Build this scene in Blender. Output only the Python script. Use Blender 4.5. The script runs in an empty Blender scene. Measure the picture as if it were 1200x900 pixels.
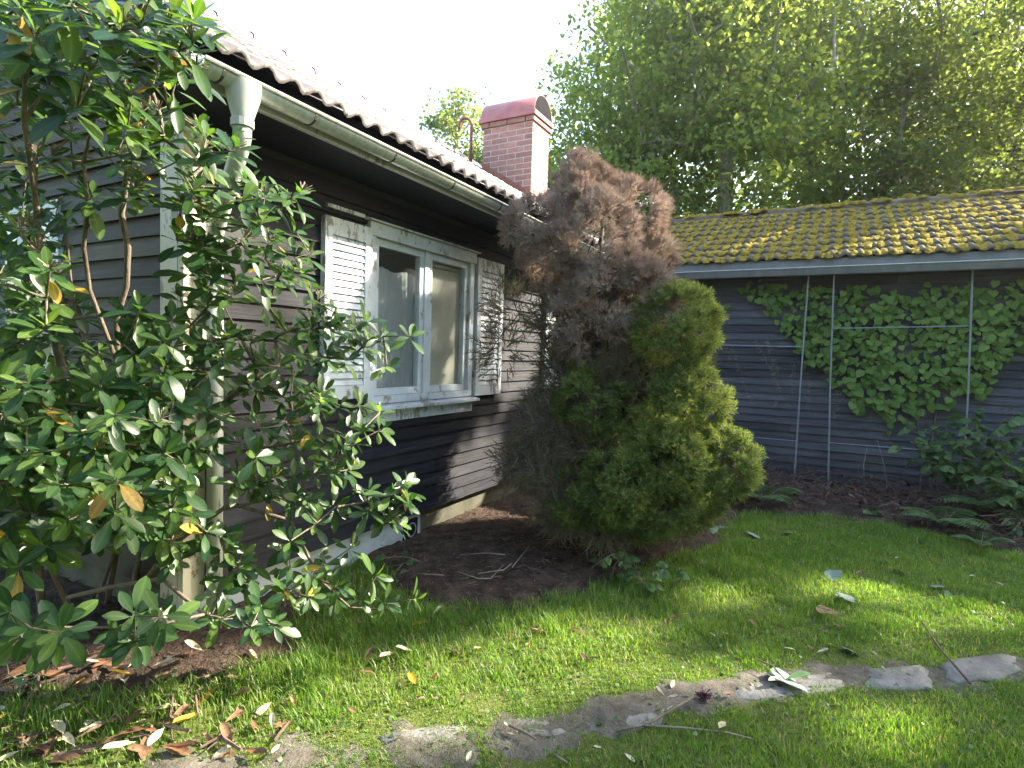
import bpy, math, random
import numpy as np
from mathutils import Matrix, Vector
rng = np.random.default_rng(7); random.seed(7)
sc = bpy.context.scene
col = sc.collection

# ------------------------------------------------------------------ camera
FPX = 680.68
RC = np.array([[0.4790, -0.0297, 0.8773], [-0.8773, -0.0513, 0.4772], [0.0308, -0.9982, -0.0506]])
_x = RC[:, 0] / np.linalg.norm(RC[:, 0]); _y = RC[:, 1] - _x * (RC[:, 1] @ _x); _y /= np.linalg.norm(_y)
RC = np.stack([_x, _y, np.cross(_x, _y)], 1)
CAM = np.array([-1.832, -2.918, 1.55])
def P2(px, py, d):            # a point seen at (px, py) of the photograph, d metres deep
    return CAM + RC @ (np.array([(px - 600) / FPX, (py - 450) / FPX, 1.0]) * d)
def _ray(px, py): return RC @ np.array([(px - 600) / FPX, (py - 450) / FPX, 1.0])
def onZ(px, py, z=0.0): r = _ray(px, py); return CAM + r * ((z - CAM[2]) / r[2])
def onX(px, py, x): r = _ray(px, py); return CAM + r * ((x - CAM[0]) / r[0])
def onY(px, py, y): r = _ray(px, py); return CAM + r * ((y - CAM[1]) / r[1])
def proj(P):
    d = (np.asarray(P) - CAM) @ RC
    z = np.where(np.abs(d[..., 2]) < 1e-6, 1e-6, d[..., 2])
    return 600 + FPX * d[..., 0] / z, 450 + FPX * d[..., 1] / z, d[..., 2]
cd = bpy.data.cameras.new('camera'); cam = bpy.data.objects.new('camera', cd); col.objects.link(cam)
cd.sensor_width = 36; cd.lens = 36 * FPX / 1200; cd.clip_end = 2000; cd.clip_start = 0.05
cam.matrix_world = Matrix(((RC[0,0], -RC[0,1], -RC[0,2], CAM[0]), (RC[1,0], -RC[1,1], -RC[1,2], CAM[1]),
                           (RC[2,0], -RC[2,1], -RC[2,2], CAM[2]), (0, 0, 0, 1)))
sc.camera = cam
# ------------------------------------------------------------------ sky, sun, exposure
HAZE = .0011
SUN_PHI, SUN_EL = math.radians(-45), math.radians(32)
SUN = np.array([math.cos(SUN_PHI) * math.cos(SUN_EL), math.sin(SUN_PHI) * math.cos(SUN_EL), math.sin(SUN_EL)])
w = bpy.data.worlds.new('World'); sc.world = w; w.use_nodes = True
nt = w.node_tree; bg = nt.nodes['Background']
sky = nt.nodes.new('ShaderNodeTexSky'); sky.sky_type = 'NISHITA'; sky.sun_disc = False
sky.sun_elevation = SUN_EL; sky.sun_rotation = math.radians(90) - SUN_PHI
sky.air_density = 1.3; sky.dust_density = 2.5; sky.ozone_density = 1.0
nt.links.new(sky.outputs[0], bg.inputs[0]); bg.inputs[1].default_value = 0.15
sd = bpy.data.lights.new('sun', 'SUN'); sd.energy = 5.0; sd.angle = math.radians(0.6); sd.color = (1.0, 0.90, 0.74)
so = bpy.data.objects.new('sun', sd); col.objects.link(so)
so.rotation_euler = Vector(SUN).to_track_quat('Z', 'Y').to_euler()
sc.view_settings.view_transform = 'Standard'; sc.view_settings.look = 'None'
sc.view_settings.gamma = 1.0; sc.view_settings.use_curve_mapping = False
sc.view_settings.exposure = 2.3
sc.cycles.max_bounces = 7; sc.cycles.diffuse_bounces = 3; sc.cycles.glossy_bounces = 3
sc.cycles.transmission_bounces = 5; sc.cycles.transparent_max_bounces = 8
sc.cycles.use_denoising = True; sc.cycles.caustics_reflective = False; sc.cycles.caustics_refractive = False

# ------------------------------------------------------------------ helpers
def vnoise(x, y, s=1.0, seed=0.0):
    x = np.asarray(x) * s; y = np.asarray(y) * s
    return (np.sin(x*1.7 + y*2.3 + seed) + np.sin(x*3.1 - y*1.9 + 1.3*seed) * .6 + np.sin(-x*5.3 + y*4.7 + 2.1*seed) * .4
            + np.sin(x*9.1 + y*8.3 + seed*.7) * .25) / 2.25
def unit(v): v = np.asarray(v, float); return v / (np.linalg.norm(v, axis=-1, keepdims=True) + 1e-12)

class MB:
    def __init__(s): s.v = []; s.f = []
    def add(s, vs, fs):
        o = len(s.v); s.v.extend([tuple(map(float, p)) for p in vs]); s.f.extend([tuple(i + o for i in f) for f in fs]); return s
    def box(s, a, b):
        (x0, y0, z0), (x1, y1, z1) = a, b
        return s.add([(x0,y0,z0),(x1,y0,z0),(x1,y1,z0),(x0,y1,z0),(x0,y0,z1),(x1,y0,z1),(x1,y1,z1),(x0,y1,z1)],
                     [(0,3,2,1),(4,5,6,7),(0,1,5,4),(1,2,6,5),(2,3,7,6),(3,0,4,7)])
    def hexa(s, p):   # eight corners, bottom four then top four
        return s.add(p, [(0,3,2,1),(4,5,6,7),(0,1,5,4),(1,2,6,5),(2,3,7,6),(3,0,4,7)])
    def prism(s, prof, axis, a, b):   # closed 2-D profile extruded along axis 'x' or 'y'
        n = len(prof)
        mk = (lambda p, t: (t, p[0], p[1])) if axis == 'x' else (lambda p, t: (p[0], t, p[1]))
        vs = [mk(p, a) for p in prof] + [mk(p, b) for p in prof]
        fs = [(i, (i+1) % n, (i+1) % n + n, i + n) for i in range(n)]
        return s.add(vs, fs + [tuple(range(n))[::-1], tuple(range(n, 2*n))])
    def tube(s, pts, rad, n=6, cap=True):
        pts = np.asarray(pts, float); m = len(pts)
        rad = np.full(m, rad) if np.isscalar(rad) else np.asarray(rad, float)
        t = np.zeros_like(pts); t[1:-1] = pts[2:] - pts[:-2]; t[0] = pts[1] - pts[0]; t[-1] = pts[-1] - pts[-2]; t = unit(t)
        u = np.cross(t[0], (0, 0, 1) if abs(t[0][2]) < .9 else (1, 0, 0)); u = unit(u)
        vs = []
        for i in range(m):
            u = unit(u - t[i] * (u @ t[i])); w_ = np.cross(t[i], u)
            for k in range(n):
                a = 2 * math.pi * k / n; vs.append(pts[i] + rad[i] * (math.cos(a) * u + math.sin(a) * w_))
        fs = [(i*n + k, i*n + (k+1) % n, (i+1)*n + (k+1) % n, (i+1)*n + k) for i in range(m-1) for k in range(n)]
        if cap: fs += [tuple(range(n))[::-1], tuple(range((m-1)*n, m*n))]
        return s.add(vs, fs)
    def mesh(s, name, off=(0, 0, 0)):
        me = bpy.data.meshes.new(name)
        v = np.array(s.v, float).reshape(-1, 3) - np.asarray(off)
        me.from_pydata(v.tolist(), [], s.f); me.update(); return me

LOC = {}
def _root(p):
    while p.parent: p = p.parent
    return p
def link(name, me, mat=None, parent=None, M=None, smooth=False, kind=None):
    o = bpy.data.objects.new(name, me); col.objects.link(o)
    if mat and not me.materials: me.materials.append(mat)
    if smooth: me.polygons.foreach_set('use_smooth', [True] * len(me.polygons))
    if parent:
        o.parent = parent
        if M is not None: o.matrix_basis = Matrix.Translation(-Vector(LOC[_root(parent).name])) @ M
    elif M is not None: o.matrix_basis = M
    if kind: o['kind'] = kind
    return o
def part(name, mb, mat, parent, smooth=False, kind=None):
    return link(name, mb.mesh(name, LOC[_root(parent).name]), mat, parent, None, smooth, kind)
def thing(name, label, cat, loc=(0, 0, 0), group=None):
    o = bpy.data.objects.new(name, None); col.objects.link(o); o.location = tuple(map(float, loc)); o.empty_display_size = .1
    LOC[o.name] = tuple(map(float, loc)); o['label'] = label; o['category'] = cat
    if group: o['group'] = group
    return o
def tag(o, label, cat, group=None):
    o['label'] = label; o['category'] = cat
    if group: o['group'] = group
    return o
def struct(name, mb, mat, smooth=False):
    o = link(name, mb.mesh(name), mat, None, None, smooth); o['kind'] = 'structure'; return o
def big_mesh(name, V, tris=None, quads=None, var=None, smooth=False):
    me = bpy.data.meshes.new(name)
    V = np.asarray(V, np.float32).reshape(-1, 3); me.vertices.add(len(V)); me.vertices.foreach_set('co', V.ravel())
    T = np.zeros((0, 3), np.int32) if tris is None else np.asarray(tris, np.int32).reshape(-1, 3)
    Q = np.zeros((0, 4), np.int32) if quads is None else np.asarray(quads, np.int32).reshape(-1, 4)
    me.loops.add(T.size + Q.size); me.loops.foreach_set('vertex_index', np.concatenate([T.ravel(), Q.ravel()]))
    me.polygons.add(len(T) + len(Q))
    ls = np.concatenate([np.arange(len(T)) * 3, T.size + np.arange(len(Q)) * 4]).astype(np.int32)
    me.polygons.foreach_set('loop_start', ls)
    if smooth: me.polygons.foreach_set('use_smooth', np.ones(len(ls), bool))
    if var is not None:
        a = me.attributes.new('var', 'FLOAT', 'POINT'); a.data.foreach_set('value', np.asarray(var, np.float32).ravel())
    me.update(calc_edges=True); return me
def stamp(tv, tt, tq, O, F, S, off=(0, 0, 0)):
    """template verts tv (k,3) stamped at O (n,3) with frames F (n,3,3: columns are axes) and scales S (n,) or (n,3)"""
    n = len(O); k = len(tv); S = np.asarray(S, float)
    S = S[:, None] * np.ones(3) if S.ndim == 1 else S
    L = tv[None] * S[:, None, :]
    V = np.einsum('nij,nkj->nki', F, L) + O[:, None, :] - np.asarray(off)
    base = (np.arange(n) * k)[:, None, None]
    T = (np.asarray(tt)[None] + base).reshape(-1, 3) if tt is not None and len(tt) else None
    Q = (np.asarray(tq)[None] + base).reshape(-1, 4) if tq is not None and len(tq) else None
    return V.reshape(-1, 3), T, Q
def frames(d, up):
    d = unit(d); z = up - d * np.sum(up * d, -1, keepdims=True); z = unit(z); y = np.cross(z, d)
    return np.stack([d, y, z], -1)
def M4(O, F, s):
    s = np.ones(3) * s
    A = F * s[None, :]
    return Matrix(((A[0,0],A[0,1],A[0,2],O[0]),(A[1,0],A[1,1],A[1,2],O[1]),(A[2,0],A[2,1],A[2,2],O[2]),(0,0,0,1)))
def rnd_dirs(n):
    return unit(rng.normal(size=(n, 3)))

def grow(stems, tips, minr=.004, k=.42, jit=.12, step=.25, toroot=.15):
    """stems: list of polylines (first point = base). tips joined to the nearest node; returns chains [(pts, radii)]"""
    pos = []; par = []
    for st in stems:
        for i, p in enumerate(st): par.append(len(pos) - 1 if i else -1); pos.append(np.asarray(p, float))
    A = np.array(pos); tips = np.asarray(tips, float)
    dmin = np.array([np.min(np.linalg.norm(A - t, axis=1)) for t in tips])
    for i in np.argsort(dmin):
        t = tips[i]; A = np.array(pos)
        dv = np.linalg.norm(A - t, axis=1) + toroot * np.linalg.norm(A - A[0], axis=1)
        j = int(np.argmin(dv)); d = np.linalg.norm(t - A[j]); n = max(1, int(d / step)); prev = j
        side = rng.normal(size=3) * jit * d
        for q in range(1, n + 1):
            f = q / n; p = A[j] * (1-f) + t * f + side * math.sin(math.pi * f) + (rng.normal(size=3) * .05 * d / n if q < n else 0)
            par.append(prev); pos.append(p); prev = len(pos) - 1
    n = len(pos); cnt = np.zeros(n); ch = [[] for _ in range(n)]
    for i in range(n):
        if par[i] >= 0: ch[par[i]].append(i)
    for i in range(n - 1, -1, -1):
        if not ch[i]: cnt[i] += 1
        if par[i] >= 0: cnt[par[i]] += cnt[i]
    out = []
    rad = minr * np.maximum(cnt, 1) ** k
    starts = [i for i in range(n) if par[i] < 0]
    while starts:
        i = starts.pop(); pts = []; rr = []
        if par[i] >= 0: pts.append(pos[par[i]]); rr.append(min(rad[par[i]], rad[i] * 1.25))
        while True:
            pts.append(pos[i]); rr.append(rad[i])
            if not ch[i]: break
            c = sorted(ch[i], key=lambda q: -cnt[q]); starts.extend(c[1:]); i = c[0]
        if len(pts) > 1: out.append((np.array(pts), np.array(rr)))
    return out
def chains_mb(ch, n=5, rmin=0):
    m = MB()
    for p, r in ch:
        if r.max() >= rmin: m.tube(p, r, n, cap=False)
    return m

# ------------------------------------------------------------------ materials
def new_mat(name):
    m = bpy.data.materials.new(name); m.use_nodes = True; nt = m.node_tree
    return m, nt, nt.nodes['Principled BSDF'], nt.nodes['Material Output']
def N(nt, t, **kw):
    n = nt.nodes.new('ShaderNode' + t)
    for k, v in kw.items(): setattr(n, k, v)
    return n
def ramp(nt, fac, stops):
    r = N(nt, 'ValToRGB'); e = r.color_ramp.elements
    while len(e) < len(stops): e.new(.5)
    for q, (p, c) in zip(e, stops): q.position = p; q.color = (*c, 1)
    nt.links.new(fac, r.inputs[0]); return r.outputs[0]
def noise(nt, vec, scale, detail=4, rough=.6, out=0, dist=0.0):
    n = N(nt, 'TexNoise'); n.inputs['Scale'].default_value = scale; n.inputs['Detail'].default_value = detail
    n.inputs['Roughness'].default_value = rough; n.inputs['Distortion'].default_value = dist
    nt.links.new(vec, n.inputs['Vector']); return n.outputs[out]
def mapping(nt, vec, scale=(1, 1, 1), rot=(0, 0, 0)):
    m = N(nt, 'Mapping'); m.inputs['Scale'].default_value = scale; m.inputs['Rotation'].default_value = rot
    nt.links.new(vec, m.inputs['Vector']); return m.outputs[0]
def mixc(nt, fac, a, b, mode='MIX'):
    m = N(nt, 'Mix', data_type='RGBA', blend_type=mode)
    for s, v in ((m.inputs['Factor'], fac), (m.inputs['A'], a), (m.inputs['B'], b)):
        if isinstance(v, (int, float)): s.default_value = v
        elif isinstance(v, tuple): s.default_value = (*v, 1)
        else: nt.links.new(v, s)
    return m.outputs['Result']
def bump(nt, bsdf, h, strength=.3, dist=.01):
    b = N(nt, 'Bump'); b.inputs['Strength'].default_value = strength; b.inputs['Distance'].default_value = dist
    nt.links.new(h, b.inputs['Height']); nt.links.new(b.outputs[0], bsdf.inputs['Normal'])
def maprange(nt, v, a, b, c=0., d=1.):
    m = N(nt, 'MapRange'); 
    for i, q in enumerate((a, b, c, d)): m.inputs[i + 1].default_value = q
    nt.links.new(v, m.inputs[0]); return m.outputs[0]
def pos(nt): return N(nt, 'NewGeometry').outputs['Position']
def objrand(nt): return N(nt, 'ObjectInfo').outputs['Random']

def mat_noise(name, stops, scale=6, rough=.7, bs=.3, bd=.01, detail=5, mscale=(1, 1, 1), bscale=None, rnd=0.0, metal=0.0, spec=.5):
    m, nt, b, o = new_mat(name); p = mapping(nt, pos(nt), mscale); f = noise(nt, p, scale, detail)
    c = ramp(nt, f, stops)
    if rnd:
        r = maprange(nt, objrand(nt), 0, 1, 1 - rnd, 1 + rnd)
        g = N(nt, 'VectorMath', operation='SCALE'); nt.links.new(c, g.inputs[0]); nt.links.new(r, g.inputs['Scale']); c = g.outputs[0]
    nt.links.new(c, b.inputs['Base Color']); b.inputs['Roughness'].default_value = rough; b.inputs['Metallic'].default_value = metal
    b.inputs['Specular IOR Level'].default_value = spec
    if bs: bump(nt, b, noise(nt, p, bscale or scale * 4, 5), bs, bd)
    return m
def mat_board(name, along, dark, mid, pale, pale_amt=.5, moss=None):
    m, nt, b, o = new_mat(name); P = pos(nt)
    s = {'x': (1.2, 30, 45), 'y': (30, 1.2, 45), 'z': (30, 30, 1.2)}[along]
    off = N(nt, 'VectorMath', operation='ADD'); nt.links.new(P, off.inputs[0])
    cx = N(nt, 'CombineXYZ'); mul = N(nt, 'Math', operation='MULTIPLY'); mul.inputs[1].default_value = 37.0
    nt.links.new(objrand(nt), mul.inputs[0]); 
    for i in range(3): nt.links.new(mul.outputs[0], cx.inputs[i])
    nt.links.new(cx.outputs[0], off.inputs[1])
    v = mapping(nt, off.outputs[0], s)
    g = noise(nt, v, 1.5, 6, .65, dist=.6)
    c = ramp(nt, g, [(.25, dark), (.55, mid), (.8, pale)])
    wear = noise(nt, mapping(nt, P, tuple(1.0 if q == 1.2 else 3.0 for q in s)), 1.3, 6, .7); wf = maprange(nt, wear, .46, .70, 0, pale_amt)
    c = mixc(nt, wf, c, pale)
    if moss:
        mf = maprange(nt, noise(nt, P, 2.3, 5, .65), .42, .7, 0, .8); c = mixc(nt, mf, c, moss)
    r = maprange(nt, objrand(nt), 0, 1, .6, 1.5)
    k = N(nt, 'VectorMath', operation='SCALE'); nt.links.new(c, k.inputs[0]); nt.links.new(r, k.inputs['Scale'])
    nt.links.new(k.outputs[0], b.inputs['Base Color'])
    nt.links.new(maprange(nt, g, .2, .8, .50, .75), b.inputs['Roughness']); b.inputs['Specular IOR Level'].default_value = .28
    bump(nt, b, g, .45, .006); return m
def mat_paint(name, paint, under, amt=.5, grime=(.18, .17, .13), scale=28, rough=.5, streak=(1, 1, .35)):
    """old paint, chipped through to grey wood, with dirt"""
    m, nt, b, o = new_mat(name); P = pos(nt)
    n1 = noise(nt, mapping(nt, P, streak), scale, 8, .7); n2 = noise(nt, P, 5, 4, .6)
    ad = N(nt, 'Math', operation='ADD'); nt.links.new(n1, ad.inputs[0]); nt.links.new(n2, ad.inputs[1])
    chip = maprange(nt, ad.outputs[0], 1.30 - amt * .5, 1.36 - amt * .5)
    dirt = maprange(nt, noise(nt, mapping(nt, P, (1, 1, .5)), 9, 6, .7), .48, .78, 0, .4)
    c = mixc(nt, dirt, paint, grime); c = mixc(nt, chip, c, under)
    nt.links.new(c, b.inputs['Base Color']); b.inputs['Roughness'].default_value = rough
    bump(nt, b, ad.outputs[0], .25, .004); return m
def mat_leaf(name, stops, trans=.35, rough=.4, spec=.4, tcol=(1.25, 1.35, .5), back=None, obj=False, spots=None):
    m, nt, b, o = new_mat(name)
    if obj: f = objrand(nt)
    else:
        a = N(nt, 'Attribute'); a.attribute_name = 'var'; f = a.outputs['Fac']
    c = ramp(nt, f, stops)
    fine = noise(nt, pos(nt), 60, 3, .5); c = mixc(nt, maprange(nt, fine, .3, .7, 0, .25), c, mixc(nt, 1.0, c, (.6, .6, .5), 'MULTIPLY'))
    rb_a = N(nt, 'Attribute'); rb_a.attribute_name = 'rib'; pw_ = N(nt, 'Math', operation='POWER'); pw_.inputs[1].default_value = 7.0; nt.links.new(rb_a.outputs['Fac'], pw_.inputs[0])
    c = mixc(nt, maprange(nt, pw_.outputs[0], 0, 1, 0, .55), c, mixc(nt, 1.0, c, (2.4, 2.0, 1.6), 'MULTIPLY'))
    if spots: c = mixc(nt, maprange(nt, noise(nt, pos(nt), 45, 4, .7), .55, .68), c, spots)
    cb = c
    if back:
        gi = N(nt, 'NewGeometry').outputs['Backfacing']; cb = mixc(nt, gi, c, back)
    nt.links.new(cb, b.inputs['Base Color']); b.inputs['Roughness'].default_value = rough; b.inputs['Specular IOR Level'].default_value = spec
    t = N(nt, 'BsdfTranslucent'); nt.links.new(mixc(nt, 1.0, c, tcol, 'MULTIPLY'), t.inputs[0])
    mx = N(nt, 'MixShader'); mx.inputs[0].default_value = trans
    nt.links.new(b.outputs[0], mx.inputs[1]); nt.links.new(t.outputs[0], mx.inputs[2]); nt.links.new(mx.outputs[0], o.inputs[0])
    return m

M = {}
M['board'] = mat_board('dark_stained_boards', 'x', (.004, .005, .010), (.0095, .011, .0175), (.055, .050, .048), .26)
M['gboard'] = mat_board('mossy_stained_boards', 'y', (.016, .012, .006), (.040, .031, .015), (.10, .08, .04), .3, moss=(.065, .052, .020))
M['aboard'] = mat_board('slate_stained_boards', 'y', (.028, .029, .039), (.062, .063, .078), (.15, .145, .15), .45)
M['core'] = mat_noise('dark_sheathing', [(.3, (.02, .02, .02)), (.7, (.04, .035, .03))], 8)
M['room'] = mat_noise('room_plaster', [(.3, (.32, .30, .26)), (.7, (.4, .38, .33))], 4)
M['white'] = mat_paint('peeling_white_paint', (.58, .64, .70), (.28, .26, .23), .40)
M['shutter'] = mat_paint('flaking_shutter_paint', (.60, .66, .71), (.22, .21, .20), .5, scale=36)
M['corner'] = mat_paint('mouldy_cream_paint', (.54, .50, .39), (.20, .18, .12), .5, grime=(.24, .22, .13))
M['plinth'] = mat_noise('painted_concrete', [(.3, (.22, .25, .26)), (.5, (.42, .48, .52)), (.75, (.5, .53, .52))], 3, .8, .35, .01)
M['conc'] = mat_noise('mossy_concrete', [(.3, (.045, .045, .028)), (.7, (.12, .115, .08))], 5, .9, .4)
M['zinc'] = mat_noise('weathered_zinc', [(.3, (.42, .43, .38)), (.55, (.56, .57, .52)), (.75, (.66, .67, .64))], 14, .42, .15, .003, metal=.55, mscale=(2.5, 1, 1))
M['pipe'] = mat_paint('chipped_grey_pipe', (.40, .43, .40), (.12, .11, .10), .33, scale=50, rough=.4, grime=(.35, .36, .27))
M['fascia'] = mat_paint('grey_fascia', (.52, .54, .55), (.25, .24, .22), .4)
M['afascia'] = mat_noise('grey_metal_fascia', [(.3, (.15, .155, .165)), (.7, (.25, .255, .265))], 5, .5, .1, .003, mscale=(1, 1, .3))
M['tile'] = mat_noise('brown_roof_tile', [(.3, (.11, .093, .09)), (.6, (.155, .135, .133)), (.8, (.21, .19, .19))], 9, .42, .2, .004, rnd=.2, spec=.8)
M['mtile'] = mat_noise('purple_brown_tile', [(.30, (.17, .15, .03)), (.48, (.12, .095, .05)), (.60, (.13, .09, .085)), (.85, (.19, .14, .135))], 11, .7, .4, .008, rnd=.2)
M['moss'] = mat_noise('golden_moss', [(.25, (.13, .10, .018)), (.45, (.27, .20, .028)), (.65, (.42, .32, .045)), (.85, (.52, .43, .11))], 16, .95, 1.0, .03, bscale=90, spec=.1)
M['brick'] = mat_noise('red_brick', [(.3, (.36, .16, .13)), (.55, (.45, .22, .18)), (.8, (.53, .31, .27))], 14, .75, .4, .004, rnd=.16)
M['mortar'] = mat_noise('mortar', [(.3, (.62, .55, .50)), (.7, (.72, .66, .62))], 25, .9, .3, .003)
M['redmetal'] = mat_noise('red_sheet_metal', [(.3, (.42, .13, .13)), (.7, (.52, .20, .19))], 6, .4, .05, .002)
M['rust'] = mat_noise('rusty_red_flashing', [(.3, (.30, .10, .06)), (.7, (.42, .17, .11))], 8, .6, .2, .003)
M['black'] = mat_noise('sooty_black', [(.3, (.008, .008, .012)), (.7, (.016, .016, .02))], 8, .9, 0, spec=.1)
M['soil'] = mat_noise('dark_soil', [(.28, (.030, .020, .014)), (.5, (.070, .048, .035)), (.68, (.12, .085, .062)), (.85, (.19, .14, .10))], 9, .95, 1.0, .03, bscale=45, spec=.2)
M['lawn'] = mat_noise('mossy_turf', [(.3, (.07, .075, .022)), (.5, (.10, .125, .03)), (.7, (.14, .125, .06))], 7, .95, .8, .02, bscale=60, spec=.1)
M['bare'] = mat_noise('bare_sandy_earth', [(.3, (.07, .06, .046)), (.55, (.13, .115, .092)), (.8, (.21, .185, .155))], 12, .95, .8, .012, bscale=70, spec=.2)
M['stone'] = mat_noise('grey_path_stone', [(.3, (.12, .11, .095)), (.55, (.20, .188, .17)), (.8, (.29, .275, .255))], 10, .85, .7, .01, bscale=55, rnd=.12)
M['bark'] = mat_noise('grey_brown_bark', [(.3, (.10, .080, .055)), (.6, (.19, .155, .115)), (.85, (.29, .25, .20))], 22, .85, .8, .01, mscale=(1, 1, .3))
M['darkbark'] = mat_noise('dark_conifer_bark', [(.3, (.035, .027, .02)), (.6, (.075, .058, .044)), (.85, (.13, .105, .08))], 22, .9, .8, .01, mscale=(1, 1, .3))
M['treebark'] = mat_noise('tree_bark', [(.3, (.14, .125, .095)), (.6, (.27, .245, .19)), (.85, (.38, .35, .29))], 9, .9, .8, .03, mscale=(1, 1, .3))
M['deadtwig'] = mat_noise('dead_grey_twigs', [(.3, (.16, .125, .10)), (.7, (.30, .25, .20))], 20, .85, .3)
M['steel'] = mat_noise('galvanised_rod', [(.3, (.24, .27, .31)), (.7, (.36, .39, .43))], 30, .5, .1, .002, metal=.35)
M['debris'] = mat_noise('brown_debris', [(.3, (.07, .042, .034)), (.6, (.14, .088, .068)), (.85, (.24, .16, .12))], 30, .9, .3, rnd=.4)
M['cloth'] = mat_noise('grey_curtain', [(.3, (.26, .27, .27)), (.7, (.36, .37, .37))], 3, .95, .1, mscale=(1, 1, .2))
M['blind'] = mat_noise('cream_blind', [(.3, (.44, .41, .33)), (.7, (.50, .47, .39))], 3, .9, .05)
# thin window glass
m, nt, b, o = new_mat('window_glass'); g = N(nt, 'BsdfGlossy'); g.inputs['Roughness'].default_value = .02
t = N(nt, 'BsdfTransparent'); t.inputs[0].default_value = (.88, .92, .92, 1); mx = N(nt, 'MixShader'); lw = N(nt, 'LayerWeight'); pw = N(nt, 'Math', operation='POWER'); pw.inputs[1].default_value = 4.0; nt.links.new(lw.outputs['Facing'], pw.inputs[0]); fr = maprange(nt, pw.outputs[0], 0, 1, .05, 1)
d_ = N(nt, 'BsdfDiffuse'); d_.inputs[0].default_value = (.62, .64, .62, 1); mx2 = N(nt, 'MixShader')
nt.links.new(maprange(nt, noise(nt, pos(nt), 3, 4), 0.35, .75, .02, .10), mx2.inputs[0])
nt.links.new(fr, mx.inputs[0]); nt.links.new(t.outputs[0], mx.inputs[1]); nt.links.new(g.outputs[0], mx.inputs[2])
nt.links.new(mx.outputs[0], mx2.inputs[1]); nt.links.new(d_.outputs[0], mx2.inputs[2]); nt.links.new(mx2.outputs[0], o.inputs[0]); M['glass'] = m

G = [(0, (.045, .085, .020)), (.5, (.070, .125, .028)), (1, (.115, .165, .035))]
RH = [(0, (.016, .048, .020)), (.45, (.038, .088, .027)), (.9, (.085, .145, .038)), (.93, (.32, .21, .035)), (1, (.42, .29, .06))]
M['rhodo'] = mat_leaf('rhododendron_leaf', RH, .36, .36, .4, (3.2, 3.1, .9), back=(.11, .14, .07))
M['rhodo1'] = mat_leaf('rhododendron_leaf_single', RH[:3] , .36, .36, .4, (3.2, 3.1, .9), back=(.11, .14, .07), obj=True)
M['rhodoy'] = mat_leaf('yellowing_leaf', [(0, (.34, .20, .035)), (1, (.44, .31, .07))], .35, .5, .5, (1.2, 1.0, .5), obj=True, spots=(.25, .12, .03))
M['tree'] = mat_leaf('maple_leaf', [(0, (.085, .14, .050)), (.5, (.135, .19, .060)), (1, (.21, .245, .085))], .6, .5, .35, (2.6, 2.4, 1.1))
M['tree2'] = mat_leaf('birch_leaf', [(0, (.085, .125, .050)), (.5, (.125, .17, .062)), (1, (.18, .215, .08))], .58, .5, .35, (2.2, 2.1, .9))
M['treeb'] = mat_leaf('hazel_leaf', [(0, (.05, .10, .045)), (.5, (.075, .135, .055)), (1, (.11, .17, .065))], .45, .45, .45, (1.6, 1.8, .6))
M['spruce'] = mat_leaf('spruce_needle', [(0, (.035, .055, .025)), (1, (.07, .10, .04))], .2, .6, .3)
M['vine'] = mat_leaf('vine_leaf', [(0, (.09, .17, .03)), (.5, (.13, .235, .040)), (1, (.20, .30, .065))], .3, .5, .3, (1.4, 1.6, .5))
M['vine1'] = mat_leaf('vine_leaf_single', [(0, (.09, .17, .03)), (.5, (.13, .235, .040)), (1, (.20, .30, .065))], .3, .5, .3, (1.4, 1.6, .5), obj=True)
M['bram'] = mat_leaf('bramble_leaf', [(0, (.05, .11, .04)), (.6, (.09, .17, .05)), (1, (.15, .22, .07))], .35, .45, .4, (1.4, 1.5, .5))
M['grass'] = mat_leaf('grass_blade', [(0, (.095, .190, .034)), (.5, (.155, .28, .048)), (.9, (.25, .345, .085)), (1, (.42, .39, .21))], .5, .45, .4, (1.4, 1.45, .5))
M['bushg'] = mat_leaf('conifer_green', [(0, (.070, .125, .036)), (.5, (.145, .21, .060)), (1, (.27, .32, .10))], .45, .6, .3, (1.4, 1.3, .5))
M['bushd'] = mat_leaf('conifer_dead', [(0, (.30, .22, .19)), (.5, (.46, .365, .325)), (1, (.60, .51, .46))], .2, .8, .2, (1.1, 1.0, .8))
M['bushx'] = mat_leaf('conifer_grey_dead', [(0, (.14, .115, .085)), (.6, (.26, .22, .16)), (1, (.22, .22, .09))], .2, .8, .2, (1.1, 1.0, .7))
def fallen(name, a, b, spots=None, back=None): return mat_leaf(name, [(0, a), (1, b)], .15, .55, .4, (1.1, 1, .7), obj=True, spots=spots, back=back)
M['fbrown'] = fallen('dry_brown_leaf', (.13, .065, .035), (.26, .15, .085), (.07, .035, .02))
M['fyel'] = fallen('fallen_yellow_leaf', (.50, .26, .03), (.60, .38, .05), (.28, .12, .02))
M['fpale'] = fallen('fallen_pale_leaf', (.42, .38, .26), (.55, .52, .38), (.3, .24, .14))
M['fsilver'] = fallen('upturned_silvery_leaf', (.20, .27, .24), (.30, .37, .34), (.16, .18, .13))
M['fgreen'] = fallen('fallen_green_leaf', (.07, .16, .05), (.10, .20, .06))
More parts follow.
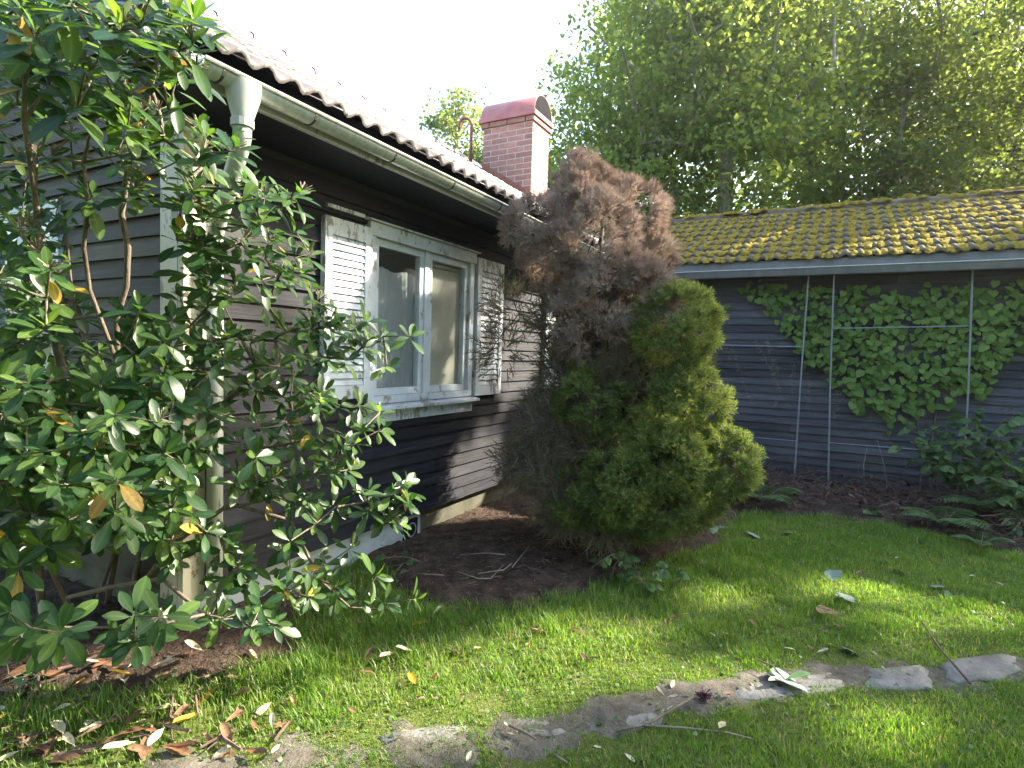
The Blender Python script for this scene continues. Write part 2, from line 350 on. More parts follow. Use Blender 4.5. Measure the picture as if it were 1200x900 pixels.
# ------------------------------------------------------------------ ground
SOIL1 = np.array([(1.30, .2), (1.30, -.17), (.98, -.80), (1.22, -1.30), (1.85, -1.62), (3.15, -2.10), (4.45, -2.20), (4.85, -3.2), (4.65, -3.9), (4.45, -4.45), (4.3, -7.5), (6.9, -7.5), (6.9, .2)])
SOIL2 = np.array([(.85, .2), (.55, -.25), (.10, -.62), (-.22, -.50), (-.72, .20), (-1.5, .9), (-3, 1.8), (-3, 4.5), (.2, 4.5)])
def sdf(poly, x, y):          # positive inside
    x = np.asarray(x, float); y = np.asarray(y, float); d = np.full(x.shape, 1e9); ins = np.zeros(x.shape, bool); n = len(poly)
    for i in range(n):
        a = poly[i]; b_ = poly[(i + 1) % n]; e = b_ - a
        t = np.clip(((x - a[0]) * e[0] + (y - a[1]) * e[1]) / (e @ e), 0, 1)
        d = np.minimum(d, np.hypot(x - a[0] - t * e[0], y - a[1] - t * e[1]))
        c = ((a[1] > y) != (b_[1] > y)) & (x < (b_[0] - a[0]) * (y - a[1]) / (b_[1] - a[1] + 1e-12) + a[0])
        ins ^= c
    return np.where(ins, d, -d)
PATH = np.array([(-.9, -.75), (-.15, -1.45), (.28, -1.87), (.85, -2.35), (1.35, -2.95), (1.65, -3.4), (2.15, -3.95), (3.0, -5.0)])
def path_dist(x, y):
    x = np.asarray(x, float); y = np.asarray(y, float); d = np.full(x.shape, 1e9)
    for a, b_ in zip(PATH[:-1], PATH[1:]):
        e = b_ - a; t = np.clip(((x - a[0]) * e[0] + (y - a[1]) * e[1]) / (e @ e), 0, 1)
        d = np.minimum(d, np.hypot(x - a[0] - t * e[0], y - a[1] - t * e[1]))
    return d
def gz(x, y): return .018 * vnoise(x, y, .9, 1.0) + .006 * vnoise(x, y, 5, 2.0)
def soil_in(x, y):
    j = .09 * vnoise(x, y, 4.0, 5.0)
    return np.maximum(sdf(SOIL1, x, y), sdf(SOIL2, x, y)) + j
def grid(xs, ys, zf):
    X, Y = np.meshgrid(xs, ys, indexing='ij'); Z = zf(X, Y); nx, ny = X.shape
    V = np.stack([X, Y, Z], -1).reshape(-1, 3); I = np.arange(nx * ny).reshape(nx, ny)
    Q = np.stack([I[:-1, :-1], I[1:, :-1], I[1:, 1:], I[:-1, 1:]], -1).reshape(-1, 4)
    return V, Q
far = np.array([10, 13, 18, 27, 45, 80, 150, 300, 600.])
xs = np.concatenate([-far[::-1] + 6, np.arange(-3.6, 8.01, .08), far]); ys = np.concatenate([-far[::-1], np.arange(-9.6, 5.6, .08), far])
V, Q = grid(xs, ys, lambda x, y: gz(x, y) * np.exp(-((x-2)**2 + (y+2)**2) / 200))
o = link('lawn', big_mesh('lawn', V, None, Q, smooth=True), M['lawn']); o['kind'] = 'structure'
def bed(name, poly, x0, x1, y0, y1):
    V, Q = grid(np.arange(x0, x1, .045), np.arange(y0, y1, .045), lambda x, y: gz(x, y) + np.where(
        (s := sdf(poly, x, y) + .09 * vnoise(x, y, 4.0, 5.0)) > -.12, np.clip(s, -.1, .12) * .32 + .012 * vnoise(x, y, 16, 3) * (s > 0) + .010 * vnoise(x, y, 37, 8) * (s > 0), -.12))
    k = V[Q].mean(1); keep = (sdf(poly, k[:, 0], k[:, 1]) > -.4); Q = Q[keep]
    o = link(name, big_mesh(name, V, None, Q, smooth=True), M['soil']); o['kind'] = 'structure'; return o
bed('soil_bed', SOIL1, .6, 6.8, -7.4, .15); bed('soil_bed', SOIL2, -3, 1.1, -1.0, 4.4)
V, Q = grid(np.arange(-1.2, 3.2, .035), np.arange(-5.2, -.5, .035), lambda x, y: gz(x, y) + .011 - .11 * np.clip(path_dist(x, y) + .13 * vnoise(x, y, 4.2, 4) - .02, -.02, .3) + .004 * vnoise(x, y, 30, 2))
k = V[Q].mean(1); Q = Q[path_dist(k[:, 0], k[:, 1]) < .45]
o = link('worn_path', big_mesh('worn_path', V, None, Q, smooth=True), M['bare']); o['kind'] = 'structure'
def soil_z(x, y):
    s = soil_in(x, y); return gz(x, y) + np.where(s > -.1, np.clip(s, -.1, .12) * .32, 0)

# ------------------------------------------------------------------ house
L = 6.62            # wall plane of the side wing
EXP = .105           # siding exposure
Z0 = .23            # bottom edge of the siding
house = thing('wooden_house', 'dark stained wooden house with white shuttered window and red brick chimney', 'house', (3.3, 2.2, 0))
RIDGE_Y, RIDGE_Z, EAVE_Y, EAVE_Z, PITCH = 2.2, 4.50, -.47, 2.845, math.atan2(4.50 - 2.845, 2.67)
WX0, WX1, WZ0, WZ1 = 1.305, 2.675, 1.16, 2.46       # front window outer casing
W2X0, W2X1 = 4.62, 5.98
GY0, GY1, GZ0, GZ1 = 1.20, 2.25, 1.35, 2.40         # gable window
t_ = .12
wl = MB()
for a, b_ in (((0, WX0),), ((WX1, W2X0),), ((W2X1, L + .3),)) and ((0, WX0), (WX1, W2X0), (W2X1, L + .3)): wl.box((a, 0, Z0), (b_, t_, 2.70))
for a, b_ in ((WX0, WX1), (W2X0, W2X1)): wl.box((a, 0, Z0), (b_, t_, WZ0 + .04)); wl.box((a, 0, WZ1 - .04), (b_, t_, 2.70))
front = part('wall', wl, M['core'], house)
gw = MB()
gw.box((0, t_, Z0), (t_, GY0, 2.70)); gw.box((0, GY1, Z0), (t_, 4.4, 2.70)); gw.box((0, GY0, Z0), (t_, GY1, GZ0)); gw.box((0, GY0, GZ1), (t_, GY1, 2.70))
gw.add([(0, 0, 2.70), (0, 4.4, 2.70), (0, 2.2, 4.36), (t_, 0, 2.70), (t_, 4.4, 2.70), (t_, 2.2, 4.36)], [(0, 2, 1), (3, 4, 5), (0, 1, 4, 3), (1, 2, 5, 4), (2, 0, 3, 5)])
gable = part('wall', gw, M['core'], house)
rm = MB(); rm.box((t_, 4.28, .1), (L + .3, 4.4, 2.7)); rm.box((L + .2, t_, .1), (L + .3, 4.28, 2.7)); rm.box((t_, t_ + .004, .2), (L + .2, 4.28, .26)); rm.box((t_, t_ + .004, 2.64), (L + .2, 4.28, 2.69))
rm.box((3.4, t_ + .01, .27), (3.5, 4.27, 2.63))
part('inner_room', rm, M['room'], house)
def lap_profile(z, h=EXP, th=.028, top=.008): # (distance out of the wall, z): thick bottom edge, thin top
    return [(0.001, z), (-th, z), (-th + .001, z + .004), (-top, z + h + .018), (0.001, z + h + .018)]
def lap_boards(parent, mat, axis, plane, u0, u1, ztop, holes, seed, limit=None):
    r = random.Random(seed); z = Z0; i = 0
    while z < ztop - .02:
        a0, a1 = u0, u1
        if limit: a0, a1 = limit(z + EXP * .5)
        spans = [(a0, a1)]
        for (h0, h1, hz0, hz1) in holes:
            if z + EXP > hz0 + .05 and z < hz1 - .05:
                spans = [s for q in spans for s in (((q[0], min(q[1], h0)), (max(q[0], h1), q[1])) if h0 < q[1] and h1 > q[0] else (q,)) if s[1] - s[0] > .02]
        out = []
        for s in spans:
            if s[1] - s[0] > 3.2:
                c = s[0] + (s[1] - s[0]) * r.uniform(.3, .7); out += [(s[0], c - .0015), (c + .0015, s[1])]
            else: out.append(s)
        for s in out:
            dz = r.uniform(-.003, .003); dth = r.uniform(-.003, .004); sag = r.uniform(-.003, .003)
            h = min(EXP, ztop - z - .0)
            pr = lap_profile(z + dz, h, .032 + dth)
            mb = MB(); n = len(pr)
            mk = (lambda p, u, q: (u, plane + p[0], p[1] + q)) if axis == 'x' else (lambda p, u, q: (plane + p[0], u, p[1] + q))
            vs = [mk(p, s[0], 0) for p in pr] + [mk(p, (s[0]+s[1])/2, sag) for p in pr] + [mk(p, s[1], 0) for p in pr]
            fs = [(k*n + q, k*n + (q+1) % n, (k+1)*n + (q+1) % n, (k+1)*n + q) for k in (0, 1) for q in range(n)]
            mb.add(vs, fs + [tuple(range(n))[::-1], tuple(range(2*n, 3*n))])
            part('board', mb, mat, parent)
        z += EXP; i += 1
lap_boards(front, M['board'], 'x', 0, .02, L - .012, 2.64, [(WX0 + .01, WX1 - .01, WZ0 - .04, WZ1), (W2X0, W2X1, WZ0 - .04, WZ1)], 3)
lap_boards(gable, M['gboard'], 'y', 0, .02, 4.4, 4.30, [(GY0, GY1, GZ0, GZ1)], 5, lambda z: (.02, 4.38) if z < 2.7 else ((z - 2.7) * 1.33 + .02, 4.38 - (z - 2.7) * 1.33))
pl = MB(); pl.box((.03, .03, -.3), (2.05, .2, Z0 - .004)); part('plinth', pl, M['plinth'], house)
pl = MB(); pl.box((2.05, .06, -.3), (L + .3, .2, Z0 - .004)); pl.box((.03, .2, -.3), (.2, 4.4, Z0 - .004)); part('plinth', pl, M['conc'], house)
cb = MB(); cb.box((-.044, -.046, .20), (.075, .0, 2.66)); part('corner_board', cb, M['corner'], house)
cb = MB(); cb.box((-.046, .003, .20), (-.001, .15, 2.68)); part('corner_board', cb, M['corner'], house)
# eaves
ev = MB(); ev.box((-.28, -.445, 2.695), (L - .2, -.02, 2.71)); part('soffit', ev, M['board'], house)
ev = MB(); ev.box((-.28, -.475, 2.676), (L - .1, -.448, 2.80)); part('fascia', ev, M['fascia'], house)
vb = MB()
for s in (1,):
    vb.hexa([(-.31, EAVE_Y, EAVE_Z - .17), (-.282, EAVE_Y, EAVE_Z - .17), (-.282, RIDGE_Y, RIDGE_Z - .17), (-.31, RIDGE_Y, RIDGE_Z - .17),
             (-.31, EAVE_Y, EAVE_Z - .012), (-.282, EAVE_Y, EAVE_Z - .012), (-.282, RIDGE_Y, RIDGE_Z - .012), (-.31, RIDGE_Y, RIDGE_Z - .012)])
part('verge_board', vb, M['board'], house)
rf = MB()
for (y0, z0, y1, z1) in ((EAVE_Y + .01, EAVE_Z - .035, RIDGE_Y, RIDGE_Z - .03), (RIDGE_Y, RIDGE_Z - .03, 4.9, 2.82)):
    rf.hexa([(-.28, y0, z0 - .05), (L + 2.0, y0, z0 - .05), (L + 2.0, y1, z1 - .05), (-.28, y1, z1 - .05), (-.28, y0, z0), (L + 2.0, y0, z0), (L + 2.0, y1, z1), (-.28, y1, z1)])
roof = part('roof', rf, M['core'], house)
def tile_mesh(name, W, Ln, rolls=2, amp=.019, th=.016, lift=.022):
    """concrete pantile: local x across, y up the slope, z out; wavy section with a thick lower edge"""
    n = 6 * rolls + 1; mb = MB(); vs = []
    for (y, zl) in ((0, lift), (Ln, 0)):
        for i in range(n):
            u = i / (n - 1); ph = math.cos(2 * math.pi * u * rolls + math.pi)
            vs.append((u * W, y, zl + amp * (1 + ph) * (1 if ph > 0 else .8)))
    for i in range(n):
        u = i / (n - 1); ph = math.cos(2 * math.pi * u * rolls + math.pi); vs.append((u * W, 0.004, lift - th + amp * (1 + ph) * (1 if ph > 0 else .8) - .004))
    fs = [(i, i + 1, n + i + 1, n + i) for i in range(n - 1)] + [(2*n + i, 2*n + i + 1, i + 1, i) for i in range(n - 1)]
    mb.add(vs, fs); me = mb.mesh(name); return me
tme = tile_mesh('tile', .302, .37, 2, .021, .022, .034); tme.materials.append(M['tile']); tme.polygons.foreach_set('use_smooth', [True] * len(tme.polygons))
cs, sn = math.cos(PITCH), math.sin(PITCH); slope = (RIDGE_Y - EAVE_Y) / cs
nrow = 9; ex = slope / nrow; ncol = 23
for r in range(nrow):
    for c in range(ncol):
        u = -.30 + c * .30; q = r * ex - .03; j = random.uniform(-.004, .004)
        Mx = Matrix(((1, 0, 0, u), (0, cs, -sn, EAVE_Y + q * cs), (0, sn, cs, EAVE_Z + q * sn + j), (0, 0, 0, 1)))
        link('tile', tme, None, roof, Mx)
rme = MB()
for i in range(9): pass
def ridge_mesh(Ln, r):
    mb = MB(); n = 7; vs = []
    for x, k in ((0, 1.06), (Ln, .94)):
        for i in range(n): a = math.pi * i / (n - 1); vs.append((x, r * k * math.cos(a), r * k * math.sin(a) * .8))
    return mb.add(vs, [(i, i + 1, n + i + 1, n + i) for i in range(n - 1)])
rm_ = ridge_mesh(.42, .11).mesh('ridge_tile'); rm_.materials.append(M['tile'])
for i in range(20): link('ridge_tile', rm_, None, roof, Matrix.Translation((-.3 + i * .38, RIDGE_Y, RIDGE_Z + .005)))
# gutter, funnel, pipe
def half_round(x0, x1, y, z, r, n=9, th=.004):
    prof = [(y + r * math.cos(a), z + r * math.sin(a)) for a in np.linspace(math.pi, 2 * math.pi, n)]
    inn = [(y + (r - th) * math.cos(a), z + (r - th) * math.sin(a)) for a in np.linspace(2 * math.pi, math.pi, n)]
    return MB().prism(prof + inn, 'x', x0, x1)
GYc, GZc, GR = -.532, 2.738, .050
gut = part('gutter', half_round(-.29, L - .45, GYc, GZc, GR, 13), M['zinc'], house, True)
rl = MB().tube([(-.29, GYc - GR - .004, GZc + .004), (L - .45, GYc - GR - .004, GZc + .004)], .009, 6); part('rim', rl, M['zinc'], gut)
ec = MB().prism([(GYc + GR * math.cos(a), GZc + GR * math.sin(a)) for a in np.linspace(math.pi, 2*math.pi, 9)], 'x', -.296, -.291); part('end_cap', ec, M['zinc'], gut)
for i, x in enumerate((-.20, .31, .93, 1.55, 2.2, 2.85, 3.5, 4.2, 4.9, 5.6)):
    b_ = MB(); pr = [(GYc + (GR + .004) * math.cos(a), GZc + (GR + .004) * math.sin(a)) for a in np.linspace(math.pi - .15, 2 * math.pi, 9)]
    b_.prism(pr + [(p[0], p[1] + .006) if False else (GYc + (GR + .0005) * math.cos(a), GZc + (GR + .0005) * math.sin(a)) for p, a in zip(pr, np.linspace(2 * math.pi, math.pi - .15, 9))], 'x', x - .006, x + .006)
    part('bracket', b_, M['core'], gut)
fx = -.075
fn = MB(); rings = [(GZc - .005, .085, .072), (GZc - .07, .076, .066), (GZc - .16, .046, .046), (GZc - .18, .045, .045)]; vs = []
for z, rx, ry in rings:
    for k in range(16): a = 2 * math.pi * k / 16; vs.append((fx + rx * math.cos(a), GYc + ry * math.sin(a) - .004, z))
fn.add(vs, [(i*16 + k, (i+1)*16 + k, (i+1)*16 + (k+1) % 16, i*16 + (k+1) % 16) for i in range(3) for k in range(16)])
dp = part('downpipe', MB().tube([(.095, -.092, 2.02), (.100, -.092, .95), (.102, -.092, .08)], .04, 14), M['pipe'], house, True)
part('funnel', fn, M['pipe'], dp, True)
part('swan_neck', MB().tube([(fx, GYc, GZc - .17), (fx, GYc, GZc - .24), (fx + .01, GYc + .03, GZc - .29), (.08, -.12, 2.14), (.094, -.088, 2.08), (.095, -.085, 2.0)], .04, 14), M['pipe'], dp, True)
part('collar', MB().tube([(fx, GYc, GZc - .20), (fx, GYc, GZc - .165)], .050, 14), M['pipe'], dp)
part('collar', MB().tube([(.095, -.085, 1.15), (.095, -.085, 1.19)], .046, 14), M['pipe'], dp)
# front window(s)
def window(x0, x1, full=True):
    fm = MB(); y0, y1 = -.045, .06
    fm.box((x0, y0, WZ0), (x0 + .065, y1, WZ1 - .10)); fm.box((x1 - .065, y0, WZ0), (x1, y1, WZ1 - .10)); fm.box((x0 + .065, y0, WZ0), (x1 - .065, y1, WZ0 + .055))
    fm.box((x0 - .015, y0 - .012, WZ1 - .10), (x1 + .015, y1, WZ1 - .005))
    wn = part('window', fm, M['white'], house)
    part('drip_cap', MB().hexa([(x0 - .04, -.085, WZ1 - .004), (x1 + .04, -.085, WZ1 - .004), (x1 + .04, 0, WZ1 - .001), (x0 - .04, 0, WZ1 - .001), (x0 - .04, -.085, WZ1 + .008), (x1 + .04, -.085, WZ1 + .008), (x1 + .04, 0, WZ1 + .03), (x0 - .04, 0, WZ1 + .03)]), M['fascia'], wn)
    part('sill', MB().hexa([(x0 - .06, -.10, WZ0 - .045), (x1 + .06, -.10, WZ0 - .045), (x1 + .06, 0, WZ0 - .045), (x0 - .06, 0, WZ0 - .045), (x0 - .06, -.10, WZ0 - .022), (x1 + .06, -.10, WZ0 - .022), (x1 + .06, 0, WZ0 - .001), (x0 - .06, 0, WZ0 - .001)]), M['white'], wn)
    part('apron', MB().box((x0 - .03, -.034, WZ0 - .14), (x1 + .03, -.0, WZ0 - .046)), M['white'], wn)
    xm = (x0 + x1) / 2
    part('mullion', MB().box((xm - .028, -.030, WZ0 + .055), (xm + .028, .05, WZ1 - .10)), M['white'], wn)
    for a, b_ in ((x0 + .068, xm - .030), (xm + .030, x1 - .068)):
        s = MB(); zz0, zz1 = WZ0 + .058, WZ1 - .103; q = .052
        s.box((a, -.018, zz0), (a + q, .03, zz1)); s.box((b_ - q, -.018, zz0), (b_, .03, zz1)); s.box((a + q, -.018, zz0), (b_ - q, .03, zz0 + q)); s.box((a + q, -.018, zz1 - q), (b_ - q, .03, zz1))
        part('sash', s, M['white'], wn)
        part('pane', MB().add([(a + q, .006, zz0 + q), (b_ - q, .006, zz0 + q), (b_ - q, .006, zz1 - q), (a + q, .006, zz1 - q)], [(0, 1, 2, 3)]), M['glass'], wn)
    return wn
def shutter(x0, x1, z0, z1, n=21):
    s = MB(); y0, y1 = -.072, -.030; st = .062
    s.box((x0, y0, z0), (x0 + st, y1, z1)); s.box((x1 - st, y0, z0), (x1, y1, z1)); s.box((x0 + st, y0, z0), (x1 - st, y1, z0 + .09)); s.box((x0 + st, y0, z1 - .11), (x1 - st, y1, z1))
    s.box((x0 + st, y1 - .006, z0 + .09), (x1 - st, y1 - .002, z1 - .11))
    sh = part('shutter', s, M['shutter'], house); h = (z1 - z0 - .20) / n
    for i in range(n):
        z = z0 + .09 + i * h; j = random.uniform(-.002, .002)
        part('slat', MB().hexa([(x0 + st + .001, y0 + .004 + j, z + .004), (x1 - st - .001, y0 + .004 + j, z + .004), (x1 - st - .001, y0 + .014, z + .001), (x0 + st + .001, y0 + .014, z + .001),
                                (x0 + st + .001, y0 + .018, z + h * .93), (x1 - st - .001, y0 + .018, z + h * .93), (x1 - st - .001, y0 + .028, z + h * .9), (x0 + st + .001, y0 + .028, z + h * .9)]), M['shutter'], sh)
window(WX0, WX1); window(W2X0, W2X1)
shutter(.865, 1.295, 1.215, 2.40); shutter(2.70, 3.17, 1.16, 2.425); shutter(4.17, 4.60, 1.16, 2.42); shutter(6.0, 6.43, 1.16, 2.42)
gf = MB(); y0, y1 = GY0, GY1
gf.box((-.045, y0, GZ0), (.06, y0 + .09, GZ1)); gf.box((-.045, y1 - .09, GZ0), (.06, y1, GZ1)); gf.box((-.045, y0 + .09, GZ0), (.06, y1 - .09, GZ0 + .09)); gf.box((-.045, y0 + .09, GZ1 - .09), (.06, y1 - .09, GZ1)); gf.box((-.03, (y0+y1)/2 - .04, GZ0 + .09), (.05, (y0+y1)/2 + .04, GZ1 - .09))
gwn = part('window', gf, M['white'], house)
for a, b_ in ((y0 + .09, (y0+y1)/2 - .04), ((y0+y1)/2 + .04, y1 - .09)): part('pane', MB().box((.004, a, GZ0 + .09), (.008, b_, GZ1 - .09)), M['glass'], gwn)
bt = link('batten', MB().box((.90, -.052, 2.46), (1.24, -.028, 2.485)).mesh('batten'), M['shutter']); tag(bt, 'short white wooden batten nailed on the wall above the left shutter', 'batten')
# things behind the panes
cv = MB(); nx = 30; vs = []
for i in range(nx + 1):
    x = 1.44 + .50 * i / nx; y = .045 + .010 * math.sin(i * 1.9)
    vs += [(x, y, 1.10), (x, y, 2.16 + .012 * math.sin(i * .35))]
cv.add(vs, [(2*i, 2*i+2, 2*i+3, 2*i+1) for i in range(nx)])
tag(link('curtain', cv.mesh('curtain'), M['cloth'], None, None, True), 'pale grey curtain hanging behind the left window pane', 'curtain')
rb_ = thing('roller_blind', 'cream roller blind pulled down behind the right window pane', 'blind', (2.3, .11, 1.2))
part('cloth', MB().box((2.10, .035, 1.12), (2.62, .038, 2.255)), M['blind'], rb_); part('roller', MB().tube([(2.09, .060, 2.28), (2.64, .060, 2.28)], .02, 10), M['blind'], rb_)
# drain cover at the plinth
dg = thing('vent_grille', 'small dark cast iron grille at the foot of the blue plinth', 'grille', (1.90, .018, .10))
part('plate', MB().box((1.82, .012, .01), (1.99, .029, .18)), M['black'], dg)
ring = MB(); n = 16; vs = []
for r in (.062, .048):
    for k in range(n): a = 2*math.pi*k/n; vs.append((1.905 + r*math.cos(a), .006, .095 + r*math.sin(a)))
ring.add(vs, [(k, (k+1) % n, n + (k+1) % n, n + k) for k in range(n)]); part('ring', ring, M['steel'], dg)

# ------------------------------------------------------------------ chimney
CX0, CX1, CY0, CY1 = 5.16, 5.66, .69, 1.46; CZ0, CZ1 = 3.30, 4.66
chim = MB(); e = .005; chim.box((CX0 + e, CY0 + e, CZ0), (CX1 - e, CY1 - e, CZ1)); chim = part('chimney', chim, M['mortar'], house)
BH, CO = .0600, .0760
def brick_mesh(lx, ly, lz):
    b = .003; mb = MB(); return mb.box((-lx/2, -ly/2, -lz/2), (lx/2, ly/2, lz/2)).mesh('brick')
bcache = {}
def brick(x0, x1, y0, y1, z):
    k = (round(x1 - x0, 4), round(y1 - y0, 4))
    if k not in bcache: bcache[k] = brick_mesh(k[0], k[1], BH); bcache[k].materials.append(M['brick'])
    j = random.uniform(-.0015, .0015)
    link('brick', bcache[k], None, chim, Matrix.Translation(((x0+x1)/2 + j, (y0+y1)/2 + j, z + BH/2)))
def course(x0, x1, y0, y1, z, odd):
    w_, jt = .12, .016
    # faces along y (at x0 and x1), corners alternate
    ya, yb = (y0, y1) if odd else (y0 + w_ + jt, y1 - w_ - jt)
    xa, xb = (x0 + w_ + jt, x1 - w_ - jt) if odd else (x0, x1)
    for xx in (x0, x1 - w_):
        n = max(1, round((yb - ya + jt) / .262)); l = (yb - ya - jt * (n - 1)) / n
        for i in range(n): brick(xx, xx + w_, ya + i * (l + jt), ya + i * (l + jt) + l, z)
    for yy in (y0, y1 - w_):
        n = max(1, round((xb - xa + jt) / .262)); l = (xb - xa - jt * (n - 1)) / n
        for i in range(n): brick(xa + i * (l + jt), xa + i * (l + jt) + l, yy, yy + w_, z)
z = CZ1 - CO; i = 0
while z > CZ0: course(CX0, CX1, CY0, CY1, z, i % 2); z -= CO; i += 1
course(CX0 - .025, CX1 + .025, CY0 - .025, CY1 + .025, CZ1 + .002, 0)
cp = MB(); cp.box((CX0 + .01, CY0 + .01, CZ1), (CX1 - .01, CY1 - .01, CZ1 + .06)); part('core', cp, M['mortar'], chim)
cp = MB(); cp.box((CX0 - .05, CY0 - .05, CZ1 + .068), (CX1 + .05, CY1 + .05, CZ1 + .125)); cap = part('cap', cp, M['redmetal'], chim)
hd = MB(); n = 15; r = (CX1 - CX0) / 2 + .03; xc = (CX0 + CX1) / 2; zc = CZ1 + .125; vs = []
for (rr, yy) in ((r, CY0 - .03), (r, CY1 + .03), (r - .008, CY1 + .03), (r - .008, CY0 - .03)):
    for k in range(n): a = math.pi * k / (n - 1); vs.append((xc + rr * math.cos(a), yy, zc + rr * .98 * math.sin(a)))
hd.add(vs, [(j*n + k, ((j+1) % 4)*n + k, ((j+1) % 4)*n + k + 1, j*n + k + 1) for j in range(4) for k in range(n - 1)])
part('hood', hd, M['redmetal'], cap, True)
bk = MB().prism([(xc + (r - .010) * math.cos(a), zc + .001 + (r - .010) * .98 * math.sin(a)) for a in np.linspace(0, math.pi, 15)], 'y', CY0 - .027, CY1 + .027); part('flue_plate', bk, M['black'], cap)
fl = MB()
zr = lambda y: EAVE_Z + (y - EAVE_Y) * math.tan(PITCH) + .03
for x0, x1 in ((CX0 - .014, CX0 - .002), (CX1 + .002, CX1 + .014)):
    fl.hexa([(x0, CY0 - .02, zr(CY0 - .02) - .03), (x1, CY0 - .02, zr(CY0 - .02) - .03), (x1, CY1, zr(CY1) - .03), (x0, CY1, zr(CY1) - .03), (x0, CY0 - .02, zr(CY0 - .02) + .13), (x1, CY0 - .02, zr(CY0 - .02) + .13), (x1, CY1, zr(CY1) + .13), (x0, CY1, zr(CY1) + .13)])
fl.box((CX0 - .002, CY0 - .014, zr(CY0) - .05), (CX1 + .002, CY0 - .002, zr(CY0) + .12)); part('flashing', fl, M['rust'], chim)
hk = MB(); a_ = np.linspace(0, math.pi, 8)
hk.tube([(5.28, 1.74, 4.05), (5.285, 1.74, 4.80)] + [(5.285 - .045 * (1 - math.cos(a)), 1.74 + .075 * (1 - math.cos(a)), 4.80 + .10 * math.sin(a)) for a in a_[1:]] + [(5.195, 1.89, 4.74)], .022, 8)
tag(link('vent_pipe', hk.mesh('vent_pipe'), M['rust'], None, None, True), 'thin rusty pipe with a hooked top standing on the roof beside the chimney', 'pipe')

# ------------------------------------------------------------------ side wing
YE = -7.4
wing = thing('side_wing', 'low slate grey boarded side wing with moss covered tile roof', 'outbuilding', (L + 2.2, -3.7, 0))
ww = part('wall', MB().box((L, YE, .02), (L + .12, -.03, 2.72)), M['core'], wing)
Z0 = .05; EXP = .1
lap_boards(ww, M['aboard'], 'y', L, YE, -.03, 2.68, [], 9)
part('plinth', MB().box((L + .02, YE, -.3), (L + .14, -.03, .045)), M['conc'], wing)
AE_X, AE_Z, AR_X, AR_Z = L - .33, 2.835, L + 2.15, 3.99
AP = math.atan2(AR_Z - AE_Z, AR_X - AE_X)
rs = MB()
for (x0, z0, x1, z1) in ((AE_X + .02, AE_Z - .03, AR_X, AR_Z - .035), (AR_X, AR_Z - .035, AR_X + 2.48, AE_Z - .03)):
    rs.hexa([(x0, YE, z0 - .05), (x1, YE, z1 - .05), (x1, .6, z1 - .05), (x0, .6, z0 - .05), (x0, YE, z0), (x1, YE, z1), (x1, .6, z1), (x0, .6, z0)])
wroof = part('roof', rs, M['core'], wing)
part('back_wall', MB().box((L + 4.2, YE, 0), (L + 4.3, -.03, 2.7)), M['aboard'], wing); part('end_wall', MB().box((L, YE - .1, 0), (L + 4.3, YE - .002, 2.7)), M['aboard'], wing)
part('soffit', MB().box((AE_X + .03, YE, 2.655), (L - .002, -.05, 2.672)), M['core'], wing)
part('fascia', MB().box((AE_X + .004, YE, 2.655), (AE_X + .028, -.3, 2.845)), M['afascia'], wing)
gt = MB(); gx, gzz = AE_X - .055, 2.725
pr = [(gx + .058, gzz), (gx + .058, gzz - .085), (gx - .02, gzz - .085), (gx - .058, gzz + .0), (gx - .052, gzz), (gx - .016, gzz - .078), (gx + .052, gzz - .078), (gx + .052, gzz)]
gt = part('gutter', MB().prism(pr, 'y', YE, -.3), M['afascia'], wing)
part('rim', MB().tube([(gx - .058, YE, gzz), (gx - .058, -.3, gzz)], .007, 6), M['zinc'], gt)
at = tile_mesh('tile', .310, .335, 2, .020, .02, .03); at.materials.append(M['mtile']); at.polygons.foreach_set('use_smooth', [True] * len(at.polygons))
ac, as_ = math.cos(AP), math.sin(AP); asl = (AR_X - AE_X) / ac; AR = 9; aex = asl / AR; ACOL = 24
for r in range(AR):
    for c in range(ACOL):
        u = -.02 - c * .308; q = r * aex - .03; jz = random.uniform(-.005, .006); jr = random.uniform(-.01, .01)
        Mx = Matrix(((0, ac, -as_, AE_X + q * ac), (-1, jr, 0, u), (0, as_, ac, AE_Z + q * as_ + jz), (0, 0, 0, 1)))
        link('tile', at, None, wroof, Mx)
rm2 = ridge_mesh(.40, .12).mesh('ridge_tile'); rm2.materials.append(M['mtile'])
for i in range(20):
    link('ridge_tile', rm2, None, wroof, Matrix(((0, 1, 0, AR_X), (-1, 0, 0, .1 - i * .37), (0, 0, 1, AR_Z - .01), (0, 0, 0, 1))))
